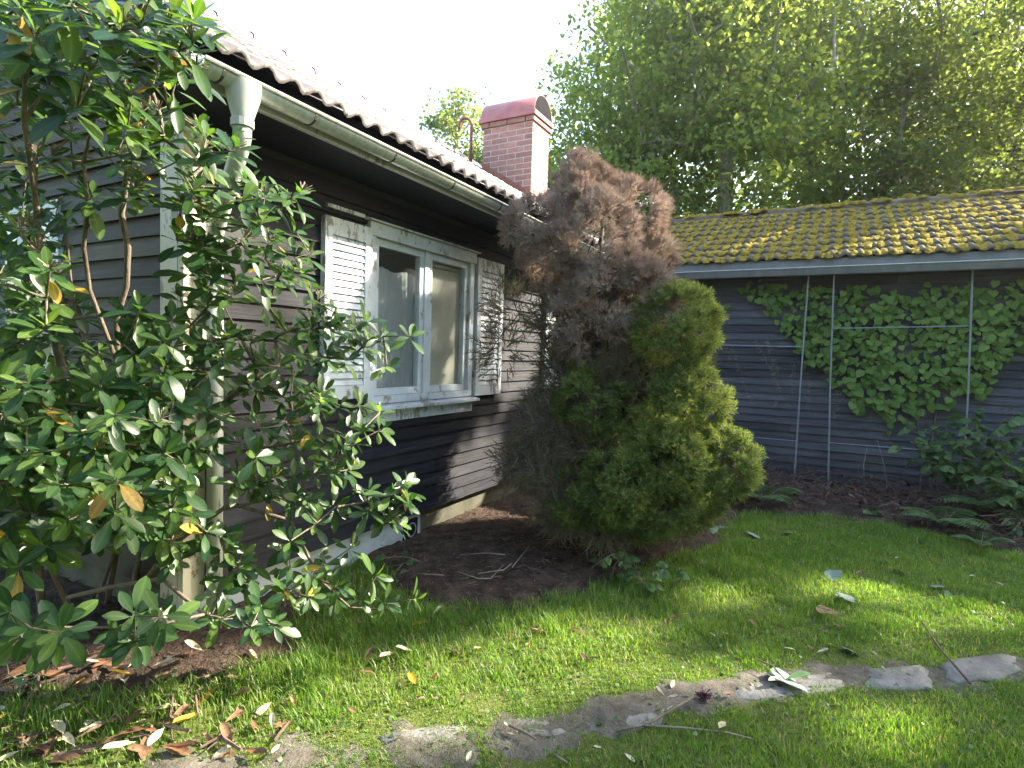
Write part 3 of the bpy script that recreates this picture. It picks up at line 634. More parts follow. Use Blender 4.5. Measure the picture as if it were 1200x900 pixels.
# moss lumps in the pans of the tiles
lv = []; lt = []
nu, nvv = 6, 2
lv.append((0, 0, 1))
for j in range(1, nvv + 1):
    for k in range(nu): a = 2*math.pi*k/nu; b_ = math.pi/2*j/nvv; lv.append((math.sin(b_)*math.cos(a), math.sin(b_)*math.sin(a), math.cos(b_)))
for k in range(nu): lt.append((0, 1 + k, 1 + (k+1) % nu))
for j in range(nvv - 1):
    for k in range(nu):
        a, b2, c2, d2 = 1+j*nu+k, 1+j*nu+(k+1) % nu, 1+(j+1)*nu+(k+1) % nu, 1+(j+1)*nu+k; lt += [(a, d2, c2), (a, c2, b2)]
lv = np.array(lv)
O = []; S = []
for r in range(AR):
    for c in range(ACOL * 2):
        u = -.02 - (c + .0) * .154 - .0
        cover = .95 + .35 * vnoise(r * .9, c * .33, 1.0, 3)
        for q in range(9):
            if rng.random() > cover: continue
            wv = rng.uniform(.026, .068); ln = rng.uniform(.045, .12)
            qq = r * aex + rng.beta(1.1, 1.6) * aex * .95 - .02; uu = u + rng.normal() * .036
            O.append((AE_X + qq * ac, uu, AE_Z + qq * as_ + .012 + .03 * (1 - (qq - r * aex) / aex))); S.append((ln, wv, rng.uniform(.012, .032)))
for i in range(260):
    y = rng.uniform(YE, .1); O.append((AR_X + rng.normal() * .07, y, AR_Z + .06 + rng.normal() * .01)); S.append((rng.uniform(.04, .1), rng.uniform(.05, .13), rng.uniform(.02, .05)))
O = np.array(O); S = np.array(S); nO = len(O)
F = np.tile(np.array([[ac, 0, -as_], [0, 1, 0], [as_, 0, ac]])[None], (nO, 1, 1))
V, T, Q = stamp(lv, lt, None, O, F, S, LOC[wing.name])
V += rng.normal(size=V.shape) * .0035
link('moss', big_mesh('moss', V, T, None, smooth=True), M['moss'], wroof, kind='stuff')

# ------------------------------------------------------------------ trellis of steel rods
tr = thing('trellis', 'thin galvanised steel rod trellis standing against the side wing wall', 'trellis', (L - .08, -3, 0))
tx = L - .23
def rod(name, a, b_, r): part(name, MB().tube([a, ((a[0]+b_[0])/2, (a[1]+b_[1])/2 + random.uniform(-.01, .01), (a[2]+b_[2])/2), b_], r, 6), M['steel'], tr)
rod('post', (tx, -2.635, 2.66), (tx, -2.60, .0), .010); rod('post', (tx, -2.915, 2.66), (tx, -2.985, .0), .010); rod('post', (tx, -4.275, 2.68), (tx, -4.33, .0), .010); rod('post', (tx, -1.25, 2.66), (tx, -1.27, .0), .013)
rod('crossbar', (tx, -1.26, 1.765), (tx, -2.62, 1.76), .007); rod('crossbar', (tx, -2.95, 1.995), (tx, -4.29, 2.03), .007)
rod('crossbar', (tx, -1.26, .56), (tx, -2.60, .56), .005); rod('crossbar', (tx, -2.97, .575), (tx, -4.32, .59), .005)

# ------------------------------------------------------------------ leaf templates
def leaf_tpl(ln=1.0, wd=.32, fold=.25, curl=.15, st=(0, .10, .28, .50, .72, .90, 1.0), prof=(.05, .12, .60, .95, .97, .58, .05)):
    vs = []
    for t_s, p in zip(st, prof):
        zc = -curl * t_s * t_s * ln
        hw = wd * .5 * p; vs += [(t_s * ln, -hw, zc + fold * hw), (t_s * ln, 0, zc), (t_s * ln, hw, zc + fold * hw)]
    q = []
    for i in range(len(st) - 1):
        a = i * 3; q += [(a, a + 3, a + 4, a + 1), (a + 1, a + 4, a + 5, a + 2)]
    return np.array(vs), q
LV, LQ = leaf_tpl(1, .38, .2, .12)
def rib_attr(me, n):      # 1 along the midrib, 0 at the margins
    a = me.attributes.new('rib', 'FLOAT', 'POINT'); a.data.foreach_set('value', np.tile(np.tile([0., 1., 0.], len(LV) // 3), n).astype(np.float32)); return me
def tpl_mesh(name, tv, tq, mat, tt=None, var=None):
    me = big_mesh(name, tv, tt, tq, var=None, smooth=True); me.materials.append(mat)
    if tt is None: rib_attr(me, 1)
    return me
heart = np.array([(0, 0, .0), (-.12, .26, .03), (.05, .50, .0), (.38, .52, -.06), (.72, .30, -.14), (1.0, 0, -.24), (.72, -.30, -.14), (.38, -.52, -.06), (.05, -.50, .0), (-.12, -.26, .03), (.42, 0, -.03)])
heart_t = [(10, i, (i + 1)) for i in range(1, 9)] + [(10, 0, 1), (10, 9, 0)]
heart[:, :2] *= .9

# ------------------------------------------------------------------ rhododendron
rb = onZ(60, 735); rb[2] = 0
rh = thing('rhododendron', 'large leggy rhododendron shrub with glossy leaves in front of the house corner', 'shrub', rb)
stems = [
    [onZ(52, 735), P2(46, 680, 2.95), P2(40, 630, 2.85), P2(52, 585, 2.75), P2(74, 540, 2.6), P2(80, 470, 2.5), P2(72, 430, 2.42), P2(62, 390, 2.35), P2(54, 330, 2.25), P2(47, 290, 2.2), P2(41, 230, 2.1), P2(34, 180, 2.0), P2(28, 140, 1.9)],
    [onZ(110, 715), P2(150, 600, 2.95), P2(160, 520, 2.85), P2(150, 460, 2.75), P2(128, 400, 2.7), P2(105, 340, 2.62), P2(98, 290, 2.55), P2(103, 240, 2.5), P2(98, 190, 2.4), P2(110, 140, 2.2)],
    [onZ(125, 712), P2(150, 560, 2.9), P2(138, 440, 2.85), P2(136, 375, 2.8), P2(148, 335, 2.75), P2(150, 290, 2.7), P2(142, 250, 2.65), P2(150, 200, 2.55), P2(165, 150, 2.4), P2(175, 100, 2.2)],
    [onZ(150, 715), P2(175, 600, 2.95), P2(215, 520, 2.9), P2(265, 470, 2.85), P2(300, 440, 2.8), P2(340, 470, 2.85), P2(375, 440, 2.85)],
    [onZ(70, 735), P2(80, 700, 2.75), P2(130, 688, 2.6), P2(190, 678, 2.5), P2(215, 700, 2.45), P2(240, 720, 2.4)],
    [onZ(140, 720), P2(200, 640, 2.85), P2(270, 590, 2.75), P2(340, 610, 2.8), P2(375, 680, 2.8), P2(410, 712, 2.8), P2(455, 715, 2.8)],
    [onZ(90, 735), P2(30, 600, 2.6), P2(-40, 480, 2.3), P2(-90, 330, 2.1), P2(-100, 180, 1.9)],
]
# crown regions: px, py, depth, spread in px / px / m, number of rosettes
REG = [(110, 18, 1.75, 95, 28, .22, 24), (20, 30, 1.7, 60, 45, .2, 10), (185, 55, 1.9, 45, 35, .15, 11), (60, 105, 1.85, 60, 25, .2, 7), (150, 120, 2.1, 50, 30, .2, 7), (210, 100, 2.05, 20, 35, .1, 5),
       (195, 200, 2.3, 45, 40, .2, 8), (255, 165, 2.2, 25, 22, .1, 4), (265, 235, 2.35, 45, 28, .15, 12), (335, 235, 2.45, 35, 18, .1, 6), (355, 300, 2.5, 30, 35, .1, 5), (380, 350, 2.6, 22, 40, .1, 6), (365, 400, 2.6, 18, 25, .1, 3),
       (410, 395, 2.6, 25, 22, .1, 4), (460, 415, 2.6, 22, 22, .08, 4), (290, 300, 2.5, 40, 30, .15, 7), (250, 330, 2.45, 30, 30, .15, 4), (300, 380, 2.7, 45, 40, .15, 9), (370, 445, 2.75, 40, 35, .15, 10), (420, 495, 2.75, 30, 25, .1, 6),
       (300, 460, 2.7, 45, 40, .15, 8), (240, 430, 2.5, 30, 40, .15, 6), (380, 530, 2.75, 40, 30, .1, 6), (450, 580, 2.8, 28, 22, .08, 6), (465, 605, 2.85, 15, 18, .05, 3), (320, 555, 2.7, 40, 35, .15, 7), (270, 530, 2.6, 35, 40, .15, 5),
       (400, 590, 2.75, 40, 25, .1, 4), (300, 655, 2.6, 45, 30, .12, 7), (370, 665, 2.75, 45, 28, .1, 6), (420, 690, 2.8, 30, 20, .08, 4), (470, 700, 2.8, 18, 10, .05, 2), (280, 715, 2.4, 45, 22, .1, 8), (345, 700, 2.55, 30, 20, .1, 4),
       (30, 330, 2.1, 40, 60, .25, 10), (20, 440, 2.1, 40, 50, .2, 11), (90, 480, 2.2, 60, 45, .25, 14), (170, 390, 2.3, 35, 35, .15, 5), (185, 440, 2.35, 30, 40, .15, 8), (160, 500, 2.2, 50, 40, .2, 10), (30, 540, 2.1, 45, 45, .2, 10),
       (110, 580, 2.1, 55, 35, .15, 11), (190, 570, 2.3, 35, 40, .15, 9), (220, 520, 2.45, 30, 40, .1, 6), (40, 640, 2.2, 30, 25, .15, 4), (170, 735, 2.1, 40, 18, .1, 5), (35, 735, 1.95, 40, 20, .1, 5), (215, 640, 2.4, 30, 25, .1, 4), (10, 240, 2.2, 40, 50, .2, 7),
       (-90, 200, 1.9, 60, 160, .3, 18), (-90, 520, 2.1, 60, 140, .3, 18), (120, 200, 2.45, 50, 40, .2, 5), (60, 560, 2.9, 110, 80, .2, 16), (50, 440, 2.95, 70, 90, .2, 22), (30, 300, 2.8, 55, 70, .2, 14), (130, 570, 2.75, 70, 60, .2, 16), (25, 600, 2.6, 45, 50, .2, 10), (120, 480, 2.85, 60, 50, .15, 14), (20, 150, 2.3, 40, 50, .2, 5), (230, 300, 2.4, 25, 60, .1, 6), (225, 400, 2.45, 25, 50, .1, 5), (110, 60, 2.1, 90, 45, .2, 16), (30, 60, 2.0, 45, 50, .2, 8)]
tips = []; 
for (px, py, d, sx, sy, sdp, n) in REG:
    for i in range(int(n * (1.6 if py < 115 else 2.1 if py > 320 and px < 235 else 1.75 if px < 235 else 1.45) + .5)):
        q = P2(px + rng.uniform(-1, 1) * sx, py + rng.uniform(-1, 1) * sy, d + rng.uniform(-1, 1) * sdp)
        if q[2] > .12 and not (q[0] > -.06 and q[1] > -.16): tips.append(q)
tips = np.array(tips)
# keep rosettes apart
keep = []
for i, t in enumerate(tips):
    if all(np.linalg.norm(t - tips[j]) > .068 for j in keep): keep.append(i)
tips = tips[keep]
ch = grow(stems, tips, .0033, .42, .13, .13, .12)
part('branches', chains_mb(ch, 6), M['bark'], rh, True, 'stuff')
center = np.array([-.45, .25, 1.1])
LO = []; LF = []; LS = []; LVr = []; FO = []; FD = []
for t in tips:
    out = unit(t - center) * .45 + np.array([-.20, -.50, .62]) + rng.normal(size=3) * .22; ax = unit(out)
    n = rng.integers(7, 11); a0 = rng.uniform(0, 6.28); u = unit(np.cross(ax, (0.3, 1, .2))); v = np.cross(ax, u)
    base_len = rng.uniform(.085, .125) if proj(t)[0] < 240 else rng.uniform(.085, .118)
    for k in range(n):
        a = a0 + k * 2.4 + rng.normal() * .32; lay = k / n
        el = math.radians(52 - 70 * lay + rng.normal() * 15)
        dd = (u * math.cos(a) + v * math.sin(a)) * math.cos(el) + ax * math.sin(el)
        dd = unit(dd + np.array([0, 0, -.12 * lay]))
        f = frames(dd[None], ax[None] + np.array([[0, 0, .25]]))[0]
        LO.append(t + dd * .008 - ax * .03 * lay); LF.append(f); LS.append(base_len * (.66 + .5 * lay) * rng.uniform(.75, 1.18))
        var = rng.uniform(0, .88)
        if lay > .6 and rng.random() < .04: var = rng.uniform(.94, 1)
        LVr.append(var)
    if rng.random() < (.4 if t[2] > 1.7 else .12): FO.append(t + ax * .02); FD.append(ax)
LO = np.array(LO); LF = np.array(LF); LS = np.array(LS); LVr = np.array(LVr)
px, py, dz = proj(LO); vis = (px > 0) & (px < 1200) & (py > 0) & (py < 900); score = np.where(vis, LS / dz, 0)
order = np.argsort(-score); single = np.zeros(len(LO), bool); single[order[:290]] = True
tv2, _ = leaf_tpl(1, .33, .30, .02); tv3, _ = leaf_tpl(1, .42, .10, .34); tv4, _ = leaf_tpl(1, .36, .45, -.10)
lm = [tpl_mesh('leaf', a, LQ, M['rhodo1']) for a in (LV, tv2, tv3, tv4)]; lmy = tpl_mesh('leaf', tv3, LQ, M['rhodoy'])
for i in np.where(single)[0]:
    yl = LVr[i] > .9
    o = link('leaf', lmy if yl else lm[i % 4], None, rh, M4(LO[i], LF[i], LS[i]))
    if yl: o['label'] = 'yellowing old leaf'
r_ = ~single
V, T, Q = stamp(LV, None, LQ, LO[r_], LF[r_], LS[r_], rb)
link('foliage', rib_attr(big_mesh('foliage', V, T, Q, np.repeat(LVr[r_], len(LV)), True), int(r_.sum())), M['rhodo'], rh, kind='stuff')
sp = MB()
for p, ax in zip(FO, FD):    # spent flower heads: little spiky seed stalks
    for k in range(14):
        d = unit(ax + rng.normal(size=3) * .75); q = p + d * rng.uniform(.03, .05); sp.tube([p, q], [.0013, .002], 3, False)
part('seed_heads', sp, M['deadtwig'], rh, kind='stuff')

# ------------------------------------------------------------------ half-dead conifer bush
bb = np.array([2.62, -1.36, 0.0])
bu = thing('conifer_bush', 'tall lumpy conifer bush, dead brown on top and left, green on the right', 'bush', bb)
BD = 4.6
LOBES = [ # px, py, radius px, depth offset, kind (d dead, g green, x grey sparse), density
    (684, 228, 32, .05, 'd', 1), (680, 203, 15, .05, 'd', 1), (630, 272, 34, -.05, 'd', 1), (732, 258, 44, .1, 'd', 1), (690, 282, 54, -.1, 'd', 1), (760, 300, 25, .05, 'd', .9), (655, 300, 40, 0, 'd', .8), (716, 340, 52, -.15, 'd', 1), (690, 375, 50, -.05, 'd', .9), (750, 345, 36, -.2, 'd', .8),
    (788, 386, 48, -.25, 'g', 1.2), (804, 470, 40, -.34, 'g', 1.2), (844, 548, 38, -.25, 'g', 1.2), (818, 574, 30, -.3, 'g', 1),
    (775, 540, 42, -.45, 'g', 1.1), (722, 572, 38, -.5, 'g', 1.1), (772, 590, 32, -.45, 'g', 1), (700, 470, 42, -.15, 'g', .5), (740, 440, 42, -.1, 'x', 1), (760, 490, 44, -.2, 'g', .8), (684, 582, 30, -.4, 'g', .6), (742, 604, 24, -.3, 'g', .7), (808, 598, 20, -.25, 'g', .8),
    (670, 440, 40, .1, 'x', .7), (690, 530, 46, -.1, 'x', .6), (640, 500, 40, .05, 'x', .22), (612, 545, 34, .05, 'x', .16), (650, 572, 34, -.2, 'x', .30), (600, 360, 34, .0, 'x', .13), (586, 410, 28, .0, 'x', .10), (655, 380, 30, 0, 'x', .5), (668, 602, 26, -.3, 'x', .4),
    (705, 612, 30, -.35, 'x', .35), (655, 600, 26, -.2, 'x', .3), (790, 606, 24, -.3, 'x', .3), (720, 400, 60, .5, 'x', 1), (770, 450, 60, .55, 'x', 1), (740, 540, 70, .5, 'x', 1), (790, 520, 48, .4, 'g', .6), (700, 300, 55, .4, 'd', .8)]
lc = np.array([P2(a, b_, BD + dd) for a, b_, r, dd, k, q in LOBES]); lr = np.array([r / FPX * (BD + dd) for a, b_, r, dd, k, q in LOBES])
# needle sprig template: short needles around an axis along +x
tv = []; tt = []
for k in range(9):
    x0 = .1 + .09 * k; a = k * 2.4; r0 = .42 * (1 - .04 * k); w_ = .055
    tip = np.array([x0 + .32, r0 * math.cos(a), r0 * math.sin(a)]); s_ = np.array([0, -math.sin(a), math.cos(a)]) * w_
    b0 = np.array([x0, 0, 0]); i0 = len(tv); tv += [b0 - s_, b0 + s_, tip]; tt.append((i0, i0 + 1, i0 + 2))
i0 = len(tv); tv += [(0, .03, 0), (0, -.03, 0), (1.0, 0, 0)]; tt.append((i0, i0 + 1, i0 + 2))
sv = np.array(tv, float)
tv = []; tt2 = []      # dead twiglet: bare forking sticks
for (a, b_, w_) in (((0,0,0), (1,0,0), .028), ((.3,0,0), (.75,.30,.08), .022), ((.45,0,0), (.85,-.28,.12), .022), ((.55,0,0), (.9,.06,-.28), .02), ((.2,0,0), (.55,-.2,-.2), .02), ((.7, 0, 0), (1.02, .15, .1), .018)):
    a = np.array(a); b_ = np.array(b_); s_ = unit(np.cross(b_ - a, (0.2, .3, 1))) * w_
    s2 = unit(np.cross(b_ - a, s_)) * w_
    for q in (s_, s2): i0 = len(tv); tv += [a - q, a + q, b_]; tt2.append((i0, i0 + 1, i0 + 2))
dv = np.array(tv, float)
buf = {'d': [], 'g': [], 'x': []}; deadneed = []
for (c, r, (_, _, rp, dd, kd, dens)) in zip(lc, lr, LOBES):
    if kd == 'x':          # open zone of bare sticks
        n = int(dens * 1300 * (r / .3) ** 2) + 50; u = rnd_dirs(n); O = c + u * (r * (1 - .6 * rng.random(n)))[:, None]; v = u
    else:                  # rounded tufts crowded on the lump's surface, with dark gaps between
        nc = int(dens * 90 * (r / .3) ** 2) + 8; uc = rnd_dirs(nc); per = 36
        cc = c + uc * (r * rng.uniform(.86, 1.0, nc))[:, None]; ok = np.ones(nc, bool)
        for c2, r2 in zip(lc, lr):
            if c2 is not c: ok &= (np.linalg.norm(cc - c2, axis=1) > r2 * .70)
        cc, uc = cc[ok], uc[ok]; nc = len(cc); ii = np.repeat(np.arange(nc), per); rc = rng.uniform(.045, .075, nc)
        v = unit(rnd_dirs(nc * per) + uc[ii] * .75 + np.array([0, 0, .2])); O = cc[ii] + v * (rc[ii] * rng.random(nc * per) ** .45)[:, None]; u = unit(uc[ii] * .6 + v)
    k = (O[:, 2] > .03) & (O[:, 1] < -.08); O = O[k]; u = u[k]
    d = unit(u + np.array([0, 0, .3]) + rng.normal(size=u.shape) * (.6 if kd == 'x' else .35))
    buf[kd].append((O, d))
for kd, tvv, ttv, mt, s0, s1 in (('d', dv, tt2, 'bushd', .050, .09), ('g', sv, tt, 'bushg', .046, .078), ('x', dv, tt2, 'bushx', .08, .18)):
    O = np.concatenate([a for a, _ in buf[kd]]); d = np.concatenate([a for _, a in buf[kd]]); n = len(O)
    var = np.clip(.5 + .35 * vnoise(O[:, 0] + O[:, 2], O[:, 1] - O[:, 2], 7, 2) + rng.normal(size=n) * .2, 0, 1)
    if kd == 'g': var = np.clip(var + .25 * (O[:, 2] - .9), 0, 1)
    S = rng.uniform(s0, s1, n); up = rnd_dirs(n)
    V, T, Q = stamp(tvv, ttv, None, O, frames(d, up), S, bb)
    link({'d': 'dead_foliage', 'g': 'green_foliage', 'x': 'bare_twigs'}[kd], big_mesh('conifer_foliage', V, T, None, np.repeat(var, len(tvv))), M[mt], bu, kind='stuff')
    if kd == 'd':      # some dry brown needles still on
        m_ = rng.random(n) < .6
        V, T, Q = stamp(sv, tt, None, O[m_], frames(d[m_], up[m_]), S[m_] * .62, bb)
        link('dead_needles', big_mesh('dead_needles', V, T, None, np.repeat(var[m_], len(sv))), M['bushd'], bu, kind='stuff')
btips = np.concatenate([lc + rng.normal(size=lc.shape) * .05, np.concatenate([a for a, _ in buf['d'] + buf['x']])[::60], np.concatenate([a for a, _ in buf['g']])[::260]])
trunk = [bb + np.array(p) for p in ((.03, .02, -.05), (.02, 0, .3), (-.05, .03, .8), (.02, .06, 1.3), (.0, .1, 1.8), (.03, .12, 2.3), (.05, .1, 2.7))]
part('trunk', chains_mb(grow([trunk], btips, .0035, .40, .12, .16, .18), 5), M['darkbark'], bu, True)

# ------------------------------------------------------------------ climbing vine on the wing wall
POLY = np.array([(862, 330), (905, 326), (960, 332), (1010, 334), (1040, 340), (1075, 334), (1130, 330), (1215, 326), (1290, 330), (1290, 420), (1215, 415), (1188, 412), (1168, 440), (1152, 470), (1134, 462), (1108, 474), (1080, 482), (1062, 498), (1046, 500), (1030, 482), (1004, 482), (986, 455), (966, 442), (942, 432), (930, 412), (926, 392), (906, 372), (880, 352)], float)
vn = thing('climbing_vine', 'green climbing vine with heart shaped leaves covering the side wing wall', 'vine', (L - .05, -3.6, 0))
O = []; tries = 0
while len(O) < 1300 and tries < 40000:
    tries += 1; a = rng.uniform(860, 1290); b_ = rng.uniform(325, 502)
    s = float(sdf(POLY, np.array([a]), np.array([b_]))[0])
    if s < 0 or (b_ < 346 and rng.random() < .35) or (s < 6 and rng.random() < .4): continue
    p = onX(a, b_, L - .06 - rng.uniform(0, .10))
    if len(O) and np.min(np.linalg.norm(np.array(O) - p, axis=1)) < .031: continue
    O.append(p)
for a, b_ in ((838, 362), (846, 360), (853, 357), (1042, 505), (868, 338), (880, 345)): O.append(onX(a, b_, L - .08))
O = np.array(O); n = len(O)
d = unit(np.stack([-.55 + rng.normal(size=n) * .15, rng.normal(size=n) * .42, -.75 + rng.normal(size=n) * .3], -1)); up = np.stack([-.75 + rng.normal(size=n) * .25, rng.normal(size=n) * .38, .65 + rng.normal(size=n) * .15], -1)
S = rng.uniform(.055, .115, n); F = frames(d, up)
px, py, dz = proj(O); sc_ = np.where((px < 1200), S, 0); order = np.argsort(-sc_); single = np.zeros(n, bool); single[order[:295]] = True
hm = tpl_mesh('leaf', heart, None, M['vine1'], heart_t)
for i in np.where(single)[0]: link('leaf', hm, None, vn, M4(O[i], F[i], S[i]))
V, T, Q = stamp(heart, heart_t, None, O[~single], F[~single], S[~single], LOC[vn.name])
link('foliage', big_mesh('foliage', V, T, None, np.repeat(rng.random((~single).sum()), len(heart)), True), M['vine'], vn, kind='stuff')
vst = [[onX(1078, 575, L - .05), onX(1080, 540, L - .05), onX(1078, 510, L - .05), onX(1070, 470, L - .05), onX(1060, 430, L - .05), onX(1040, 390, L - .05), onX(1010, 360, L - .05), onX(960, 345, L - .05), onX(905, 335, L - .05)],
       [onX(1090, 575, L - .05), onX(1092, 520, L - .05), onX(1100, 460, L - .05), onX(1120, 400, L - .05), onX(1160, 360, L - .05), onX(1210, 345, L - .05)]]
part('stems', chains_mb(grow(vst, O[::7] + np.array([.03, 0, 0]), .0024, .4, .06, .2, .1), 5), M['bark'], vn, True, 'stuff')
# dry rootlet traces left on the boards
tw = MB()
for pl_ in ([(855, 402), (862, 418), (868, 440), (876, 462), (882, 478)], [(885, 400), (893, 415), (900, 428), (908, 440), (912, 452), (914, 465), (908, 478)], [(898, 398), (903, 410), (906, 425), (911, 438)], [(928, 425), (930, 445), (929, 460), (932, 475)], [(948, 445), (949, 462), (947, 478)], [(984, 458), (982, 472), (977, 492)], [(840, 395), (850, 405), (858, 425)]):
    pp = np.array([onX(a, b_, L - .027) for a, b_ in pl_])
    for s in range(len(pp) - 1):
        for q in range(26):
            t0 = rng.random(); p = pp[s] * (1 - t0) + pp[s + 1] * t0 + np.array([0, rng.normal() * .014, 0]); e_ = np.array([rng.uniform(-.002, .004), rng.normal() * .022, rng.normal() * .022])
            tw.tube([p, p + e_], rng.uniform(.0014, .0034), 3, False)
part('rootlet_traces', tw, M['deadtwig'], vn, kind='stuff')

# ------------------------------------------------------------------ trees
LIT = [(onZ(370, 845), .50), (onZ(270, 870), .32), (onZ(470, 820), .38), (onZ(640, 765), .38), (onZ(710, 750), .25), (onZ(780, 790), .30), (onZ(920, 800), .15), (onZ(1045, 690), .28), (onZ(1060, 740), .18), (onZ(640, 695), .12), (onZ(560, 790), .35), (onZ(120, 870), .3), (onZ(1000, 870), .2),
       (onY(612, 400, 0), .55), (onY(560, 545, 0), .35), (onY(530, 570, 0), .4), (onZ(850, 705), .2), (onZ(950, 690), .16), (onZ(1150, 720), .2), (onY(470, 350, 0), .3), (onY(395, 330, 0), .25), (onX(1130, 270, L + .9), .8), (onX(860, 295, L + .2), .25), (np.array([5.4, .8, 4.3]), .7), (P2(835, 460, 4.3), .35), (P2(860, 540, 4.3), .25), (P2(740, 260, 4.5), .4), (P2(400, 640, 2.7), .45), (P2(330, 700, 2.5), .3), (P2(300, 230, 2.3), .3), (P2(120, 40, 1.8), .7), (P2(30, 60, 1.8), .4), (P2(450, 430, 2.6), .3), (P2(220, 350, 2.4), .2), (P2(100, 600, 2.1), .12),
       (np.array([1.5, 1.0, 3.7]), 1.2), (np.array([3.5, 1.0, 3.7]), 1.2)]
def unshaded(O):
    k = np.ones(len(O), bool)
    for p, r in LIT:
        v = O - p; t = v @ SUN; d = np.linalg.norm(v - t[:, None] * SUN, axis=1); k &= ~((d < r) & (t > 1.5))
    return k
tl = np.array([(0, 0, 0), (.45, -.40, .10), (1, 0, -.12), (.45, .40, .10), (.45, 0, 0)], float); tlt = [(0, 1, 4), (1, 2, 4), (2, 3, 4), (3, 0, 4)]
tlq = np.array([(0, 0, 0), (.5, -.42, .1), (1, 0, -.1), (.5, .42, .1)], float)
def tree(name, label, base, h, blobs, nleaf, size, mat, trunk_r, group=None, lean=(0, 0), gaps=False, bark='treebark', limbs=90, cat='tree', spread=.34):
    """blobs: (dx, dy, z, rx, rz) crown lumps about the base"""
    base = np.asarray(base, float); t = thing(name, label, cat, base, group)
    bl = np.array(blobs, float); vol = bl[:, 3] ** 2 * bl[:, 4]; pick = rng.choice(len(bl), int(nleaf / 55), p=vol / vol.sum())
    u = rnd_dirs(len(pick)) * (rng.random(len(pick))[:, None] ** .42)
    cc = base + np.stack([bl[pick, 0], bl[pick, 1], bl[pick, 2]], -1) + u * np.stack([bl[pick, 3], bl[pick, 3], bl[pick, 4]], -1)
    n = len(cc) * 55; idx = np.repeat(np.arange(len(cc)), 55)
    O = cc[idx] + rng.normal(size=(n, 3)) * np.array([spread, spread, spread * .55]) * rng.uniform(.6, 1.2, len(cc))[idx][:, None]
    if gaps: O = O[unshaded(O)]
    n = len(O)
    d = unit(rng.normal(size=(n, 3)) + np.array([0, 0, -.5])); up = rng.normal(size=(n, 3)) * .6 + np.array([0, 0, 1.0])
    var = np.clip(.5 + .3 * vnoise(O[:, 0] + O[:, 2] * .7, O[:, 1] + O[:, 2], .8, base[0]) + rng.normal(size=n) * .18, 0, 1)
    V, T, Q = stamp(tlq, None, [(0, 1, 2, 3)], O, frames(d, up), rng.uniform(.7, 1.25, n) * size, base)
    link('crown', big_mesh('crown', V, T, Q, np.repeat(var, 4)), M[mat], t)
    top = base + np.array([lean[0], lean[1], h * .82]); tk = [base * (1 - f) + top * f + (rng.normal(size=3) * np.array([.12, .12, 0]) * (0 < f < 1)) for f in np.linspace(0, 1, 7)]
    if gaps: cc = cc[unshaded(cc)]
    tips = cc[rng.choice(len(cc), min(limbs, len(cc)), replace=False)]
    part('trunk', chains_mb(grow([tk], tips, trunk_r / (limbs ** .5), .5, .08, .8, .45), 6), M[bark], t, True)
    return t
def gp(px, d): q = P2(px, 415, d); q[2] = 0; return q
WB = 'trees behind the side wing'
tree('broadleaf_tree', 'broadleaf tree with forking pale trunk rising behind the mossy roof', gp(855, 14), 12, [(-.6, .6, 6.0, 2.2, 1.8), (-1.2, 1.2, 8.2, 2.4, 2.0), (.8, -.6, 7.6, 2.2, 1.9), (.2, .2, 10.2, 2.6, 2.0), (-1.9, 2.3, 5.4, 1.2, 1.0)], 24000, .13, 'tree', .30, WB, (-.5, .5), limbs=120)
tree('broadleaf_tree', 'sunlit broadleaf tree just right of the chimney against white sky', gp(712, 15.5), 13, [(0, 0, 5.2, 2.0, 2.0), (.3, -.3, 8.0, 2.1, 2.2), (.9, -.9, 10.8, 2.2, 2.0), (-.6, .9, 6.5, 1.5, 1.5), (1.2, -1.0, 6.8, 1.6, 1.6), (-.3, .4, 3.4, 1.7, 1.4)], 22000, .13, 'tree', .16, WB, (.3, -.3))
tree('broadleaf_tree', 'tall pale trunked tree in the middle of the wood', gp(935, 17), 14, [(0, 0, 6.5, 2.4, 1.8), (.8, -.8, 9.2, 2.6, 2.2), (-1.0, .8, 11.6, 2.6, 2.0), (.9, -.9, 5.2, 1.8, 1.0)], 19000, .14, 'tree', .19, WB)
tree('broadleaf_tree', 'leafy tree reaching out of view right of the pale trunk', gp(1035, 15.5), 13, [(0, 0, 5.8, 2.2, 1.6), (.3, -.6, 8.0, 2.3, 1.9), (-.5, .5, 10.4, 2.4, 2.0), (.6, -1.2, 4.0, 1.8, 1.2)], 19000, .125, 'tree2', .15, WB)
tree('broadleaf_tree', 'olive green tree at the far right behind the roof ridge', gp(1185, 15), 13, [(0, 0, 5.0, 2.2, 1.6), (0, -.6, 7.6, 2.4, 2.0), (0, .5, 10.2, 2.4, 2.0), (.4, -2.0, 6.5, 2.2, 2.4)], 18000, .125, 'tree2', .15, WB)
tree('distant_tree', 'light green treetop showing over the house ridge left of the chimney', gp(528, 26), 13, [(0, 0, 11.3, 1.5, 1.6), (.8, -1.3, 10.3, 1.5, 1.5), (-.8, 1.4, 9.8, 1.4, 1.3), (0, 0, 8.0, 2.2, 2.0), (1.5, -2.8, 10.6, 1.2, 1.3)], 9000, .17, 'tree2', .16)
tree('distant_tree', 'pale backlit tree directly behind the brick chimney', gp(628, 22), 11, [(0, 0, 7.6, 1.7, 1.6), (.4, -.8, 6.4, 1.9, 1.6), (-.3, .6, 4.6, 2.0, 1.8)], 6500, .18, 'tree', .14)
